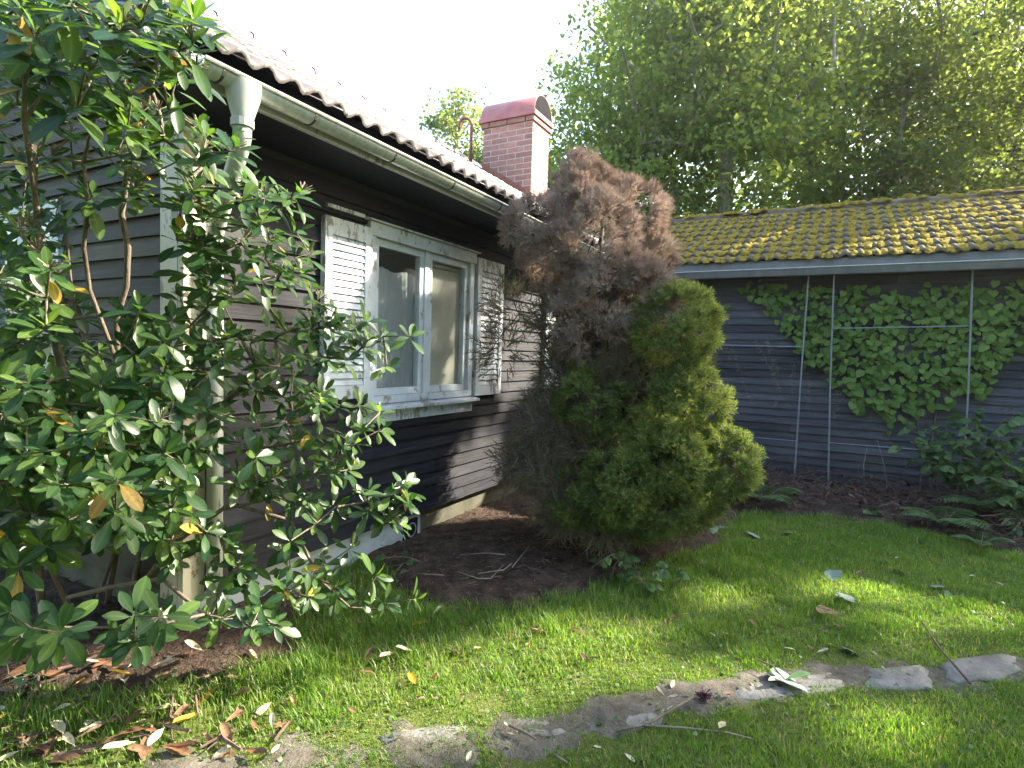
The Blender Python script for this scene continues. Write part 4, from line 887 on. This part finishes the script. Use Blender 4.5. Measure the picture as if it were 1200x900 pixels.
for i, (pxx, dd, lab) in enumerate(((765, 24, 'dark far tree filling the gap behind the chimney tree'), (890, 26, 'dark far tree behind the forking trunk'), (1010, 25, 'dark far tree behind the pale trunk'), (1120, 24, 'dark far tree behind the olive green tree'), (1260, 22, 'dark far tree beyond the right edge of the roof'))):
    tree('distant_tree', lab, gp(pxx, dd), 15, [(0, 0, 4, 3.4, 2.6), (.5, -.8, 8, 3.4, 2.8), (-.4, .6, 12, 3.4, 2.8), (0, 0, 15.5, 2.6, 2.0)], 8000, .22, 'tree', .2, 'far trees of the wood', limbs=60, spread=.6)
for i, (pxx, dd, lab) in enumerate(((790, 12.5, 'low hazel bush behind the left end of the mossy roof'), (905, 12.8, 'low hazel bush in front of the forking trunk'), (990, 12.2, 'bluish green hazel bush above the middle of the mossy roof'), (1085, 12.6, 'bluish green hazel bush right of the roof middle'), (1180, 12.2, 'low hazel bush at the right end of the roof'))):
    tree('hazel_bush', lab, gp(pxx, dd), 5, [(0, 0, 3.2, 1.4, 1.0), (.5, -.8, 3.9, 1.1, .8), (-.4, .8, 4.1, 1.0, .7), (0, 0, 1.6, 1.4, 1.2)], 5200, .12, 'treeb', .06, 'hazel bushes behind the roof', limbs=50, cat='bush', spread=.32)
# spruce at the far right
def spruce(base, h, label):
    t = thing('spruce_tree', label, 'tree', base); O = []; D = []
    for z in np.arange(2, h, .42):
        rr = (h - z) * .26 + .25; n = int(7 + rr * 3)
        for k in range(n):
            a = rng.uniform(0, 6.28)
            for q in np.linspace(.15, 1, int(7 + rr * 9)):
                O.append((math.cos(a) * rr * q, math.sin(a) * rr * q, z - .25 * rr * q * q + rng.normal() * .06)); D.append((math.cos(a) + rng.normal() * .6, math.sin(a) + rng.normal() * .6, -.5 + rng.normal() * .3))
    O = np.array(O) + base; n = len(O)
    V, T, Q = stamp(sv * np.array([1, .9, .9]), tt, None, O, frames(np.array(D), rnd_dirs(n)), rng.uniform(.28, .5, n), base)
    link('crown', big_mesh('crown', V, T, None, np.repeat(rng.random(n), len(sv))), M['spruce'], t)
    part('trunk', MB().tube([base, base + np.array([0, 0, h])], [.2, .03], 8), M['treebark'], t, True)
spruce(gp(1165, 18.5), 17, 'dark drooping spruce at the top right corner of the wood')
# garden trees beyond the right of the view, whose broken shade dapples the lawn
def at_sun(px_t, dist, side=0.0):
    a = np.array([1.2, -1.9, 0]) + np.array([SUN[0], SUN[1], 0]) / math.cos(SUN_EL) * dist + np.array([SUN[1], -SUN[0], 0]) / math.cos(SUN_EL) * side; return a
for i, (dist, side, lab) in enumerate(((15, -3.6, 'garden tree standing beyond the wing, nearest the house'), (18, 2.9, 'garden tree standing beyond the wing, in the middle'), (15, 6.2, 'garden tree standing beyond the wing, farthest from the house'), (21, -1.2, 'tallest garden tree standing far beyond the wing'))):
    tree('unseen_tree', lab, at_sun(0, dist, side), 14, [(0, 0, 9.3 if i < 3 else 13.5, 2.6, 2.4), (1.2, 1.0, 11.8, 2.2, 1.9), (-1.2, -1.2, 7.2, 2.2, 1.8), (.8, -1.4, 10.0, 2.0, 1.6), (-1.0, 1.4, 8.6, 2.0, 1.8), (1.6, 1.4, 11.5, 2.0, 1.8)], 12000, .21, 'tree', .2, 'garden trees beyond the wing', gaps=True, limbs=60, spread=.5)

# unseen trees added behind the camera, blocking sky light to darken the walls
for i, (x, y, lab) in enumerate(((-9, 6.5, 'added unseen tree beyond the gable, behind the photographer on the left'), (-11, 0, 'added unseen tree behind the photographer, left of the middle'), (-10, -6.5, 'added unseen tree straight behind the photographer'), (-6, -11.5, 'added unseen tree behind the photographer, right of the middle'), (1.5, -13.5, 'added unseen tree across the lawn, far right of the photographer'))):
    tree('unseen_tree', lab, (x, y, 0), 11, [(0, 0, 2.2, 2.6, 2.0), (0, 0, 5.2, 3.0, 2.4), (.5, .5, 8.2, 2.6, 2.2), (-1.6, 1.6, 3.6, 2.2, 2.2), (1.6, -1.6, 3.6, 2.2, 2.2)], 3600, .34, 'treeb', .2, 'unseen trees added to block sky light', limbs=40, spread=.6)
# ------------------------------------------------------------------ grass
def grass_points(n, x0, x1, y0, y1):
    X = rng.uniform(x0, x1, n); Y = rng.uniform(y0, y1, n); return X, Y
X, Y = grass_points(1500000, -2.4, 6.6, -6.8, 2.0)
px, py, dz = proj(np.stack([X, Y, np.zeros_like(X)], -1))
k = (dz > .4) & (px > -220) & (px < 1420) & (py < 1050); X, Y, dz, px = X[k], Y[k], dz[k], px[k]
s = soil_in(X, Y); pd = path_dist(X, Y) + .13 * vnoise(X, Y, 4.2, 4) + .01
dens = np.clip(1.25 - .11 * dz, .35, 1)
dens *= np.where(s > .03, .02, np.where(s > -.10, .5, 1)) * np.where(pd < .0, .20, np.where(pd < .07, .65, 1))
dens *= np.clip(.75 + .5 * vnoise(X, Y, 2.2, 9), .25, 1)
lit_ = np.clip((-.25 - X) * 1.2, 0, 1) * np.clip((Y + 1.4) * 2, 0, 1); dens *= 1 - .65 * lit_      # worn, littered corner under the shrub
k = rng.random(len(X)) < dens * .72; X, Y, dz, s, pd = X[k], Y[k], dz[k], s[k], pd[k]; n = len(X)
hgt = rng.uniform(.018, .046, n) * (1 + .35 * vnoise(X, Y, 1.6, 4) + .45 * vnoise(X, Y, 6.5, 7)) * np.clip(.45 + pd * 1.6, .42, 1.15) * np.where((s > -.35) & (s < .03), 1.4, 1)
hgt *= np.where((X < .9) & (X > -.2) & (Y > -1.2), 1.2, 1)
a = rng.uniform(0, 6.283, n); lean = rng.uniform(.15, .9, n) * hgt; wd = rng.uniform(.0011, .0022, n) * (1 + .12 * dz)
Z = gz(X, Y) - .004; ca, sa = np.cos(a), np.sin(a)
B = np.stack([X, Y, Z], -1); side_ = np.stack([-sa, ca, np.zeros(n)], -1) * wd[:, None]; ld = np.stack([ca, sa, np.zeros(n)], -1)
mid = B + ld * (lean * .35)[:, None] + np.array([0, 0, 1]) * (hgt * .6)[:, None]; tip = B + ld * lean[:, None] + np.array([0, 0, 1]) * (hgt * .95)[:, None]
V = np.stack([B - side_, B + side_, mid + side_ * .8, mid - side_ * .8, tip], 1).reshape(-1, 3); b0 = np.arange(n)[:, None] * 5
var = np.clip(.45 + .25 * vnoise(X, Y, 1.8, 6) + rng.normal(size=n) * .17, 0, .95); var = np.where(rng.random(n) < .06, 1.0, var)
o = link('grass', big_mesh('grass', V, b0 + np.array([3, 2, 4]), b0 + np.array([0, 1, 2, 3]), np.repeat(var, 5)), M['grass']); o['kind'] = 'stuff'; o['label'] = 'short green lawn grass in front of the house'
# clover and small weeds in the lawn
n = 5200; X = rng.uniform(-1.2, 4.2, n); Y = rng.uniform(-4.6, -.2, n); k = (soil_in(X, Y) < .02) & (path_dist(X, Y) < .3 + 1.2 * rng.random(n) ** 2); X, Y = X[k], Y[k]; n = len(X)
O = np.stack([X, Y, gz(X, Y) + rng.uniform(.006, .03, n)], -1); V, T, Q = stamp(heart, heart_t, None, O, frames(rng.normal(size=(n, 3)) * np.array([1, 1, .2]), rng.normal(size=(n, 3)) * .3 + np.array([0, 0, 1])), rng.uniform(.008, .024, n))
o = link('lawn_weeds', big_mesh('lawn_weeds', V, T, None, np.repeat(rng.random(n), len(heart))), M['bram']); o['kind'] = 'stuff'; o['label'] = 'tiny round weed leaves along the worn path'

# ------------------------------------------------------------------ path stones
def stone(a, b_, c, d_, h, label):
    cpx = np.array([a, b_, c, d_]); ctr = cpx.mean(0); n = 14; ring = []
    for k in range(n):
        an = 2 * math.pi * k / n; ax1 = (cpx[1] - cpx[0] + cpx[2] - cpx[3]) / 4; ax2 = (cpx[3] - cpx[0] + cpx[2] - cpx[1]) / 4
        q = 1 / (abs(math.cos(an)) ** 4.5 + abs(math.sin(an)) ** 4.5) ** (1 / 4.5) * random.uniform(.78, 1.12); ring.append(ctr + ax1 * math.cos(an) * q + ax2 * math.sin(an) * q)
    mb = MB(); vs = []
    for (sc1, z) in ((1.0, -.05), (1.0, h - .012), (.95, h), (.5, h + .003)):
        for p in ring: q = ctr + (p - ctr) * sc1; vs.append((q[0], q[1], gz(q[0], q[1]) + z + random.uniform(-.003, .003)))
    vs.append((ctr[0], ctr[1], gz(ctr[0], ctr[1]) + h + .004))
    fs = [(j*n + k, j*n + (k+1) % n, (j+1)*n + (k+1) % n, (j+1)*n + k) for j in range(3) for k in range(n)] + [(3*n + k, 3*n + (k+1) % n, 4*n) for k in range(n)]
    mb.add(vs, fs); tag(link('path_stone', mb.mesh('path_stone'), M['stone'], None, None, True), label, 'stone', 'flat stones of the sunken garden path')
def sq(p0, p1, p2, p3): return [onZ(*p)[:2] for p in (p0, p1, p2, p3)]
stone(*sq((430, 876), (555, 868), (560, 846), (450, 852)), .004, 'flat path stone nearest the lower left, half buried in earth')
stone(*sq((570, 868), (668, 866), (660, 838), (575, 842)), .006, 'flat path stone just left of the broken twig')
stone(*sq((690, 862), (800, 850), (770, 826), (688, 834)), .004, 'flat path stone beneath the broken twig')
stone(*sq((858, 826), (1000, 812), (985, 788), (868, 800)), .012, 'flat path stone beside the torn leaf sprig')
stone(*sq((1018, 812), (1098, 808), (1088, 782), (1006, 784)), .014, 'flat grey path stone left of the leaning stick')
stone(*sq((1112, 806), (1200, 798), (1186, 770), (1098, 776)), .016, 'flat grey path stone at the foot of the leaning stick')
stone(*sq((1212, 798), (1300, 788), (1280, 764), (1200, 770)), .014, 'flat grey path stone at the right edge of the lawn')

# ------------------------------------------------------------------ litter
def curled(name, mat, fold, curl, wd, nz):
    tv_, tq_ = leaf_tpl(1, wd, fold, curl); tv_[:, 2] += np.array([nz * math.sin(9 * x + 4 * y) for x, y in tv_[:, :2]]); return tpl_mesh(name, tv_, tq_, M[mat])
FM = {c: [curled('fallen_leaf', c, f, cu, wd, nz) for f, cu, wd, nz in ((.5, .12, .34, .02), (.9, -.2, .30, .03), (.2, .25, .38, .02))] for c in ('fbrown', 'fyel', 'fpale', 'fgreen')}
FM['fsilver'] = [tpl_mesh('fallen_leaf', heart * np.array([1, 1, k]), None, M['fsilver'], heart_t) for k in (1.2, -1.4, 2.0)]
def zone(px, py, x0, x1, y0, y1):
    h = ['far left', 'left', 'middle', 'right', 'far right'][min(4, int((px - x0) / (x1 - x0) * 5))]; v = ['back', 'centre', 'front'][min(2, int((py - y0) / (y1 - y0) * 3))]
    return f'{h}, {v}'
def drop(px, py, ln, c, label, group=None, ang=None, z=.030):
    p = onZ(px, py); zz = float(soil_z(np.array([p[0]]), np.array([p[1]]))[0]) + z
    a = random.uniform(0, 6.28) if ang is None else ang
    f = frames(np.array([[math.cos(a), math.sin(a), random.uniform(-.12, .18)]]), np.array([[random.uniform(-.35, .35), random.uniform(-.35, .35), 1]]))[0]
    o = link('fallen_leaf', random.choice(FM[c]), None, None, M4(np.array([p[0], p[1], zz]), f, ln)); tag(o, label, 'leaf', group); return o
U = [(478, 793, .11, 'fyel', 'large yellow brown fallen leaf alone on the lawn below the shrub'), (85, 813, .11, 'fyel', 'bright yellow fallen leaf in the litter at lower left'), (255, 812, .11, 'fyel', 'orange yellow fallen leaf at the right of the litter'), (236, 842, .11, 'fyel', 'yellow leaf fallen near the lower left grass'),
     (155, 803, .09, 'fyel', 'yellow leaf crossed by a pale leaf in the litter'), (12, 842, .1, 'fyel', 'yellow leaf at the left edge of the picture'), (150, 798, .08, 'fpale', 'pale leaf lying on a yellow leaf in the litter'), (172, 842, .12, 'fpale', 'pale striped leaf standing on edge at lower left'), (75, 868, .14, 'fpale', 'broad pale curled leaf at the bottom left'), (97, 864, .07, 'fpale', 'small whitish leaf beside the broad pale leaf'),
     (165, 862, .07, 'fbrown', 'rust red oval leaf below the pale striped leaf'), (192, 885, .12, 'fbrown', 'orange brown curled leaf at the bottom edge'), (463, 770, .10, 'fpale', 'pale leaf of the pair on the lawn, left one'), (484, 769, .09, 'fpale', 'pale leaf of the pair on the lawn, right one'), (505, 728, .10, 'fpale', 'tan leaf above the orange one at the lawn edge'), (502, 734, .10, 'fyel', 'orange leaf below the tan one at the lawn edge'), (581, 729, .07, 'fpale', 'whitish leaf at the edge of the soil bed'),
     (844, 622, .16, 'fsilver', 'large silvery upturned leaf at the far lawn edge'), (835, 626, .1, 'fsilver', 'silvery leaf left of the largest silvery leaf'), (882, 632, .12, 'fsilver', 'silvery torn leaf on the far lawn'), (912, 628, .2, 'fgreen', 'broad green torn leaf on the far lawn'), (936, 592, .08, 'fsilver', 'bluish white leaf on the dark debris bed'), (1030, 660, .12, 'fsilver', 'silvery leaf at the upper middle of the right lawn'), (1075, 637, .12, 'fsilver', 'silvery leaf at the right edge of the debris bed'),
     (970, 680, .11, 'fsilver', 'silvery green leaf at mid lawn'), (1000, 708, .11, 'fsilver', 'silvery leaf right of the dry fern frond'), (975, 706, .13, 'fgreen', 'limp green leaf above the dry fern frond'), (990, 764, .1, 'fsilver', 'silvery leaf above the path stones'), (1110, 694, .14, 'fgreen', 'torn green leaf on the right lawn'), (1065, 678, .16, 'fgreen', 'flattened green leaf cluster on the right lawn'), (1100, 690, .09, 'fsilver', 'small silvery leaf on the torn green leaf'), (790, 805, .06, 'fpale', 'small tan leaf at the edge of the path stones'), (860, 818, .07, 'fbrown', 'red brown leaf on the path beside a stone'), (850, 856, .10, 'fpale', 'tan leaf under the thin pale twig')]
for u in U: drop(*u)
for i in range(62):
    a_, b_ = rng.uniform(0, 320), rng.uniform(772, 892); drop(a_, b_, rng.uniform(.07, .13), 'fbrown', 'dry brown curled leaf in the litter under the rhododendron, ' + zone(a_, b_, 0, 320, 772, 892), 'dry leaves in the litter', z=rng.uniform(.01, .035))
for i in range(26):
    a_, b_ = rng.uniform(0, 330), rng.uniform(775, 890); drop(a_, b_, rng.uniform(.06, .11), 'fpale', 'bleached dry leaf in the litter under the rhododendron, ' + zone(a_, b_, 0, 330, 775, 890), 'dry leaves in the litter')
for i in range(20):
    a_, b_ = rng.uniform(380, 700), rng.uniform(720, 800); drop(a_, b_, rng.uniform(.05, .09), 'fbrown', 'small brown leaf on the grass before the soil bed, ' + zone(a_, b_, 380, 700, 720, 800), 'brown leaves on the lawn')
for i in range(34):
    a_, b_ = rng.uniform(700, 1190), rng.uniform(640, 770); drop(a_, b_, rng.uniform(.04, .08), random.choice(['fbrown', 'fpale']), 'small dry leaf scattered on the right lawn, ' + zone(a_, b_, 700, 1190, 640, 770), 'dry leaves on the right lawn')
for i in range(16):
    a_, b_ = rng.uniform(300, 900), rng.uniform(820, 890); drop(a_, b_, rng.uniform(.03, .06), random.choice(['fpale', 'fpale', 'fbrown']), 'tiny pale leaf scrap beside the worn path, ' + zone(a_, b_, 300, 900, 820, 890), 'leaf scraps along the path')
# bark chips
chip = []
for k in range(3):
    mb = MB(); vs = []
    for i in range(5):
        x = i / 4; wv = .10 * (1 - .4 * abs(x - .5)) * random.uniform(.8, 1.1)
        for q in (-1, 0, 1): vs.append((x, q * wv * .5, .05 * (1 - q * q) + .03 * math.sin(4 * x + k)))
        for q in (1, -1): vs.append((x, q * wv * .45, -.02 + .03 * math.sin(4 * x + k)))
    fs = [(i*5 + j, i*5 + (j+1) % 5, (i+1)*5 + (j+1) % 5, (i+1)*5 + j) for i in range(4) for j in range(5)] + [(0, 4, 3, 2, 1), (20, 21, 22, 23, 24)]
    me = mb.add(vs, fs).mesh('bark_strip'); me.materials.append(M['debris']); chip.append(me)
def chipdrop(px, py, ln, label, group, ang=None):
    p = onZ(px, py); a = random.uniform(0, 6.28) if ang is None else ang
    zz = float(soil_z(np.array([p[0]]), np.array([p[1]]))[0]) + .02
    f = frames(np.array([[math.cos(a), math.sin(a), random.uniform(-.1, .2)]]), np.array([[random.uniform(-.3, .3), random.uniform(-.3, .3), 1]]))[0]
    o = link('bark_strip', random.choice(chip), None, None, M4(np.array([p[0], p[1], zz]), f, np.array([ln, ln * .9, ln * .9]))); tag(o, label, 'bark', group)
chipdrop(18, 852, .26, 'widest dark bark slab at the left edge of the picture', None, .9); chipdrop(60, 890, .2, 'bark slab at the bottom left corner', None, -.7); chipdrop(225, 822, .16, 'slim grey brown bark strip pointing up right in the litter', None, .3)
for i in range(44):
    a_, b_ = rng.uniform(0, 330), rng.uniform(765, 890); chipdrop(a_, b_, rng.uniform(.06, .18), 'narrow reddish bark strip in the litter, ' + zone(a_, b_, 0, 330, 765, 890), 'bark strips in the litter')
# soil litter and debris: uncountable
def litter(name, n, region, mat, l0, l1, r0, zmax, label, keep=None, tall=.25):
    m = MB(); c = 0
    while c < n:
        x = rng.uniform(region[0], region[1]); y = rng.uniform(region[2], region[3])
        if keep is not None and not keep(x, y): continue
        z = float(soil_z(np.array([x]), np.array([y]))[0]); p = np.array([x, y, z + rng.random() ** 2 * zmax]); d = unit(rng.normal(size=3) * np.array([1, 1, tall])) * rng.uniform(l0, l1)
        m.tube([p, p + d * .5 + rng.normal(size=3) * l0 * .12, p + d], np.array([1, .9, .6]) * r0 * rng.uniform(.6, 1.3), 3, False); c += 1
    o = link(name, m.mesh(name), mat); o['kind'] = 'stuff'; o['label'] = label
litter('soil_litter', 1700, (.9, 4.6, -2.2, .0), M['debris'], .02, .07, .0025, .02, 'needles and twig scraps on the dark soil bed', lambda x, y: sdf(SOIL1, np.array([x]), np.array([y]))[0] > .03)
litter('vine_debris', 3300, (4.5, 6.58, -6.8, -.9), M['debris'], .06, .24, .0042, .20, 'heap of dry brown vine cuttings along the side wing', lambda x, y: sdf(SOIL1, np.array([x]), np.array([y]))[0] > .15 and rng.random() < .25 + .75 * (x - 4.5) / 2.0)
litter('leaf_mould', 1500, (-2.4, .8, -.75, 2.0), M['debris'], .03, .10, .003, .03, 'fine dry litter under the rhododendron', lambda x, y: sdf(SOIL2, np.array([x]), np.array([y]))[0] > -.25)
n = 1500; X = rng.uniform(4.5, 6.55, n); Y = rng.uniform(-6.8, -.9, n); k = sdf(SOIL1, X, Y) > .1; X, Y = X[k], Y[k]; n = len(X)
O = np.stack([X, Y, soil_z(X, Y) + rng.random(n) ** 2 * .16 + .01], -1); V, T, Q = stamp(LV, None, LQ, O, frames(rnd_dirs(n), rnd_dirs(n)), rng.uniform(.04, .09, n))
dm = mat_leaf('shrivelled_leaves', [(0, (.07, .04, .03)), (.6, (.13, .075, .055)), (1, (.20, .13, .10))], .1, .8, .2, (1, 1, 1))
o = link('shrivelled_leaves', big_mesh('shrivelled_leaves', V, T, Q, np.repeat(rng.random(n), len(LV))), dm); o['kind'] = 'stuff'; o['label'] = 'shrivelled brown leaves in the debris along the side wing'
# sticks
def stick(pts, r, label, mat='bark'):
    tag(link('twig', MB().tube(pts, r, 6).mesh('twig'), M[mat], None, None, True), label, 'twig')
g = lambda a, b_, z=.03: onZ(a, b_, z)
stick([g(724, 856), g(760, 848), g(790, 830, .05), g(815, 815, .04)], [.006, .006, .005, .004], 'dark reddish broken twig lying across the path')
stick([g(755, 850), g(800, 853), g(850, 858), g(882, 866)], [.004, .005, .004, .003], 'thin pale twig lying on the grass right of the path', 'deadtwig')
stick([g(1080, 728, .10), g(1100, 758, .07), g(1137, 801, .03)], [.004, .005, .006], 'straight brown stick leaning over the path stone', 'debris')
stick([g(650, 885), g(664, 894)], [.007, .005], 'short dark twig at the bottom middle')
stick([g(596, 850), g(615, 858), g(628, 866)], [.004, .006, .004], 'short crooked twig between the path stones')
for i, pts in enumerate(([(560, 672), (590, 668), (600, 660)], [(536, 670), (560, 678), (575, 678), (590, 662)], [(540, 650), (570, 648), (592, 650)], [(600, 665), (612, 650), (620, 640)], [(488, 672), (520, 674)])):
    stick([onZ(a, b_, .07 + .02 * math.sin(3 * i + j)) for j, (a, b_) in enumerate(pts)], .0045, ['grey forked twig in the middle of the soil bed', 'pale bent twig lying on the dark soil', 'straight grey twig at the back of the soil bed', 'upright grey twig near the trunk of the bush', 'thin dark twig at the left of the soil bed'][i], 'deadtwig')
stick([onX(1013, 575, L - .35), onX(1012, 545, L - .34), onX(1016, 525, L - .33)], [.006, .005, .003], 'bare upright stalk before the wall, left of two', 'deadtwig')
stick([onX(1040, 575, L - .35), onX(1036, 545, L - .34), onX(1028, 515, L - .33)], [.006, .005, .003], 'bare upright stalk before the wall, right of two', 'deadtwig')
# torn leaf sprig on the path
ps = onZ(920, 797, .03); sprig = thing('leaf_sprig', 'torn sprig of pale and green leaves lying on the path', 'sprig', ps)
for k, (a, ln, c) in enumerate(((.2, .13, 'fsilver'), (1.2, .11, 'fsilver'), (2.4, .10, 'fpale'), (-.9, .14, 'fgreen'), (-1.9, .12, 'fsilver'))):
    f = frames(np.array([[math.cos(a), math.sin(a), .25]]), np.array([[.2, -.3, 1]]))[0]; link('leaf', FM[c][0], None, sprig, M4(ps, f, ln))
part('stalk', MB().tube([ps, ps + np.array([.05, .06, .03]), ps + np.array([.10, .14, .02])], .004, 5), M['bark'], sprig)
# dry flower head on the twig
ph = onZ(825, 815, .04); fh = MB()
for k in range(60): d = unit(rng.normal(size=3) * np.array([1, 1, .5])) * rng.uniform(.015, .042); fh.tube([ph, ph + d + rng.normal(size=3) * .006], [.002, .004], 3, False)
tag(link('seed_cluster', fh.mesh('seed_cluster'), mat_noise('purple_dry_flower', [(.3, (.09, .035, .05)), (.7, (.18, .08, .09))], 20)), 'dry purplish flower head at the tip of the broken twig', 'flower head')

# ------------------------------------------------------------------ ferns and brambles
def fern(base, n, ln, label, mat='bram', name='fern', flat=False, group=None):
    t = thing(name, label, 'fern', base, group)
    for k in range(n):
        a = 2 * math.pi * k / n + rng.uniform(-.4, .4); l = ln * rng.uniform(.75, 1.1); dirn = np.array([math.cos(a), math.sin(a), 0]); pts = []
        for q in np.linspace(0, 1, 9): pts.append(np.asarray(base) + dirn * l * (q * .75 + .1 * q * q) + np.array([0, 0, (.9 * q - .72 * q * q) * l if not flat else .02]))
        pts = np.array(pts); O = []; D = []; S = []
        for q in np.linspace(.14, .98, 17):
            i = min(int(q * 8), 7); p = pts[i] * (1 - (q * 8 - i)) + pts[i + 1] * (q * 8 - i); tg = unit(pts[i + 1] - pts[i]); sd_ = unit(np.cross(tg, (0, 0, 1)))
            for s in (-1, 1): O.append(p); D.append(sd_ * s + tg * .45 + np.array([0, 0, -.1])); S.append(l * .26 * math.sin(math.pi * min(1, .18 + q * .84)) + .008)
        O = np.array(O); nn = len(O); V, T, Q = stamp(LV * np.array([1, .75, 1]), None, LQ, O, frames(np.array(D), np.tile([0, 0, 1.], (nn, 1))), np.array(S), base)
        fr = link('frond', big_mesh('frond', V, T, Q, np.repeat(rng.uniform(.2, .8, nn), len(LV))), M[mat], t)
        part('rachis', MB().tube(pts, np.linspace(.004, .0015, 9), 4), M['bark'], fr)
M['dryfern'] = mat_leaf('dry_fern', [(0, (.26, .17, .09)), (1, (.38, .27, .16))], .2, .8, .2, (1, 1, .8))
def wp(px, py, x): q = onX(px, py, x); return q
fern(onZ(893, 590, .06), 5, .62, 'green fern between the bush and the side wing wall')
fern(onZ(1105, 618, .06), 6, .55, 'green fern on the debris heap in front of the brambles')
fern(onZ(1175, 610, .06), 6, .75, 'large fern at the right edge under the brambles')
fern(onZ(1150, 640, .04), 4, .30, 'small fern at the right corner of the debris bed')
df = thing('dry_fern_frond', 'dry tan fern frond lying on the lawn', 'frond', onZ(968, 718, .03)); p0 = onZ(955, 712, .035); p1 = onZ(988, 722, .03); O = []; D = []; S = []
for q in np.linspace(.05, 1, 13):
    for s in (-1, 1): O.append(p0 * (1 - q) + p1 * q + np.array([0, 0, .01])); D.append(unit(np.cross(p1 - p0, (0, 0, 1))) * s + unit(p1 - p0) * .5); S.append(.07 * (1.1 - q))
V, T, Q = stamp(LV * np.array([1, .8, 1]), None, LQ, np.array(O), frames(np.array(D), np.tile([0, 0, 1.], (len(O), 1))), np.array(S), LOC[df.name]); link('frond', big_mesh('frond', V, T, Q, np.repeat(rng.random(len(O)), len(LV))), M['dryfern'], df, kind='stuff'); part('rachis', MB().tube([p0, p1], .003, 4), M['bark'], df)
def bramble(base, tips_, label, nl=9, size=.10, name='bramble', group=None, cat='bramble', single_max=0):
    t = thing(name, label, cat, base, group); chs = []; O = []; D = []
    for tp in tips_:
        b0 = np.asarray(base) + rng.normal(size=3) * np.array([.08, .08, 0]); tp = np.asarray(tp); mid = (b0 + tp) / 2 + np.array([0, 0, .28 * np.linalg.norm(tp - b0)]) + rng.normal(size=3) * .06
        pts = np.array([(1-q)**2 * b0 + 2*q*(1-q) * mid + q*q * tp for q in np.linspace(0, 1, 9)]); chs.append((pts, np.linspace(.006, .002, 9)))
        for q in np.linspace(.3, 1, nl):
            i = min(int(q * 8), 7); p = pts[i] * (1 - (q*8 - i)) + pts[i+1] * (q*8 - i); sd_ = unit(rng.normal(size=3) * np.array([1, 1, .25]))
            st = p + sd_ * rng.uniform(.03, .09); chs.append((np.array([p, st]), np.array([.0025, .0018])))
            for w_ in (-1, 0, 1): O.append(st); D.append(sd_ + w_ * 1.1 * np.cross(sd_, (0, 0, 1)) + np.array([0, 0, -.35 + rng.normal() * .2]))
    O = np.array(O); D = np.array(D); n = len(O); up = rng.normal(size=(n, 3)) * .35 + np.array([-.35, 0, 1]); S = rng.uniform(.65, 1.15, n) * size
    V, T, Q = stamp(heart * np.array([1, .78, 1]), heart_t, None, O, frames(D, up), S, base)
    link('foliage', big_mesh('foliage', V, T, None, np.repeat(rng.random(n), len(heart)), True), M['bram'], t, kind='stuff'); part('canes', chains_mb(chs, 5), M['bark'], t, True, 'stuff')
bramble(onZ(1130, 600, .03), [P2(1065, 500, 6.2), P2(1085, 520, 6.1), P2(1110, 490, 6.2), P2(1150, 480, 6.1), P2(1180, 490, 6.0), P2(1200, 510, 5.9), P2(1075, 540, 6.0), P2(1130, 520, 5.9), P2(1170, 540, 5.8), P2(1095, 505, 6.2), P2(1140, 500, 6.0), P2(1165, 515, 5.9), P2(1190, 530, 5.8), P2(1060, 525, 6.1), P2(1215, 480, 6.0)], 'bramble arching in front of the vine at the right', 11, .11)
bramble(onZ(1195, 610, .03), [P2(1150, 560, 5.6), P2(1180, 545, 5.5), P2(1215, 520, 5.5), P2(1240, 560, 5.4), P2(1160, 590, 5.4), P2(1205, 580, 5.3), P2(1190, 480, 5.8), P2(1195, 620, 5.2), P2(1170, 565, 5.4), P2(1210, 545, 5.5), P2(1230, 600, 5.2)], 'bramble clump at the right edge beside the ferns', 12, .11)
bramble(onZ(768, 688, .0), [onZ(750, 670, .12), onZ(775, 665, .16), onZ(795, 672, .10), onZ(760, 690, .06)], 'low leafy seedling at the foot of the conifer bush', 3, .07, 'seedling', cat='plant')
bramble(onZ(720, 672, .0), [onZ(700, 660, .16), onZ(715, 650, .22), onZ(735, 655, .18), onZ(745, 668, .10)], 'dark leafy weed in the shade under the conifer bush', 4, .06, 'weed', cat='plant')
bramble(onZ(1020, 606, .0), [onZ(1010, 596, .10), onZ(1030, 598, .12), onZ(1040, 606, .06)], 'small green weed on the debris heap by the wall', 3, .07, 'weed', cat='plant')
bramble(onZ(452, 668, .0), [onZ(440, 650, .05), onZ(465, 650, .05), onZ(475, 660, .04), onZ(430, 662, .04)], 'small weed at the foot of the blue plinth', 3, .05, 'weed', cat='plant')
bramble(onZ(20, 800, .0), [onZ(10, 790, .06), onZ(32, 792, .05), onZ(36, 802, .04)], 'tiny seedling in the litter at lower left', 3, .045, 'seedling', cat='plant')

# ------------------------------------------------------------------ haze volume added to imitate the veil of lens glare
hz = link('haze', MB().box((-40, -45, -1.0), (75, 60, 22)).mesh('haze')); hz['kind'] = 'stuff'; hz['label'] = 'thin haze volume added to veil the trees like lens glare'
m, nt, b, o = new_mat('glare_haze'); nt.nodes.remove(b); v = N(nt, 'VolumePrincipled'); v.inputs['Color'].default_value = (.95, .97, 1, 1); v.inputs['Density'].default_value = HAZE; v.inputs['Anisotropy'].default_value = .6
nt.links.new(v.outputs[0], o.inputs['Volume']); hz.data.materials.append(m)
sc.cycles.volume_bounces = 0
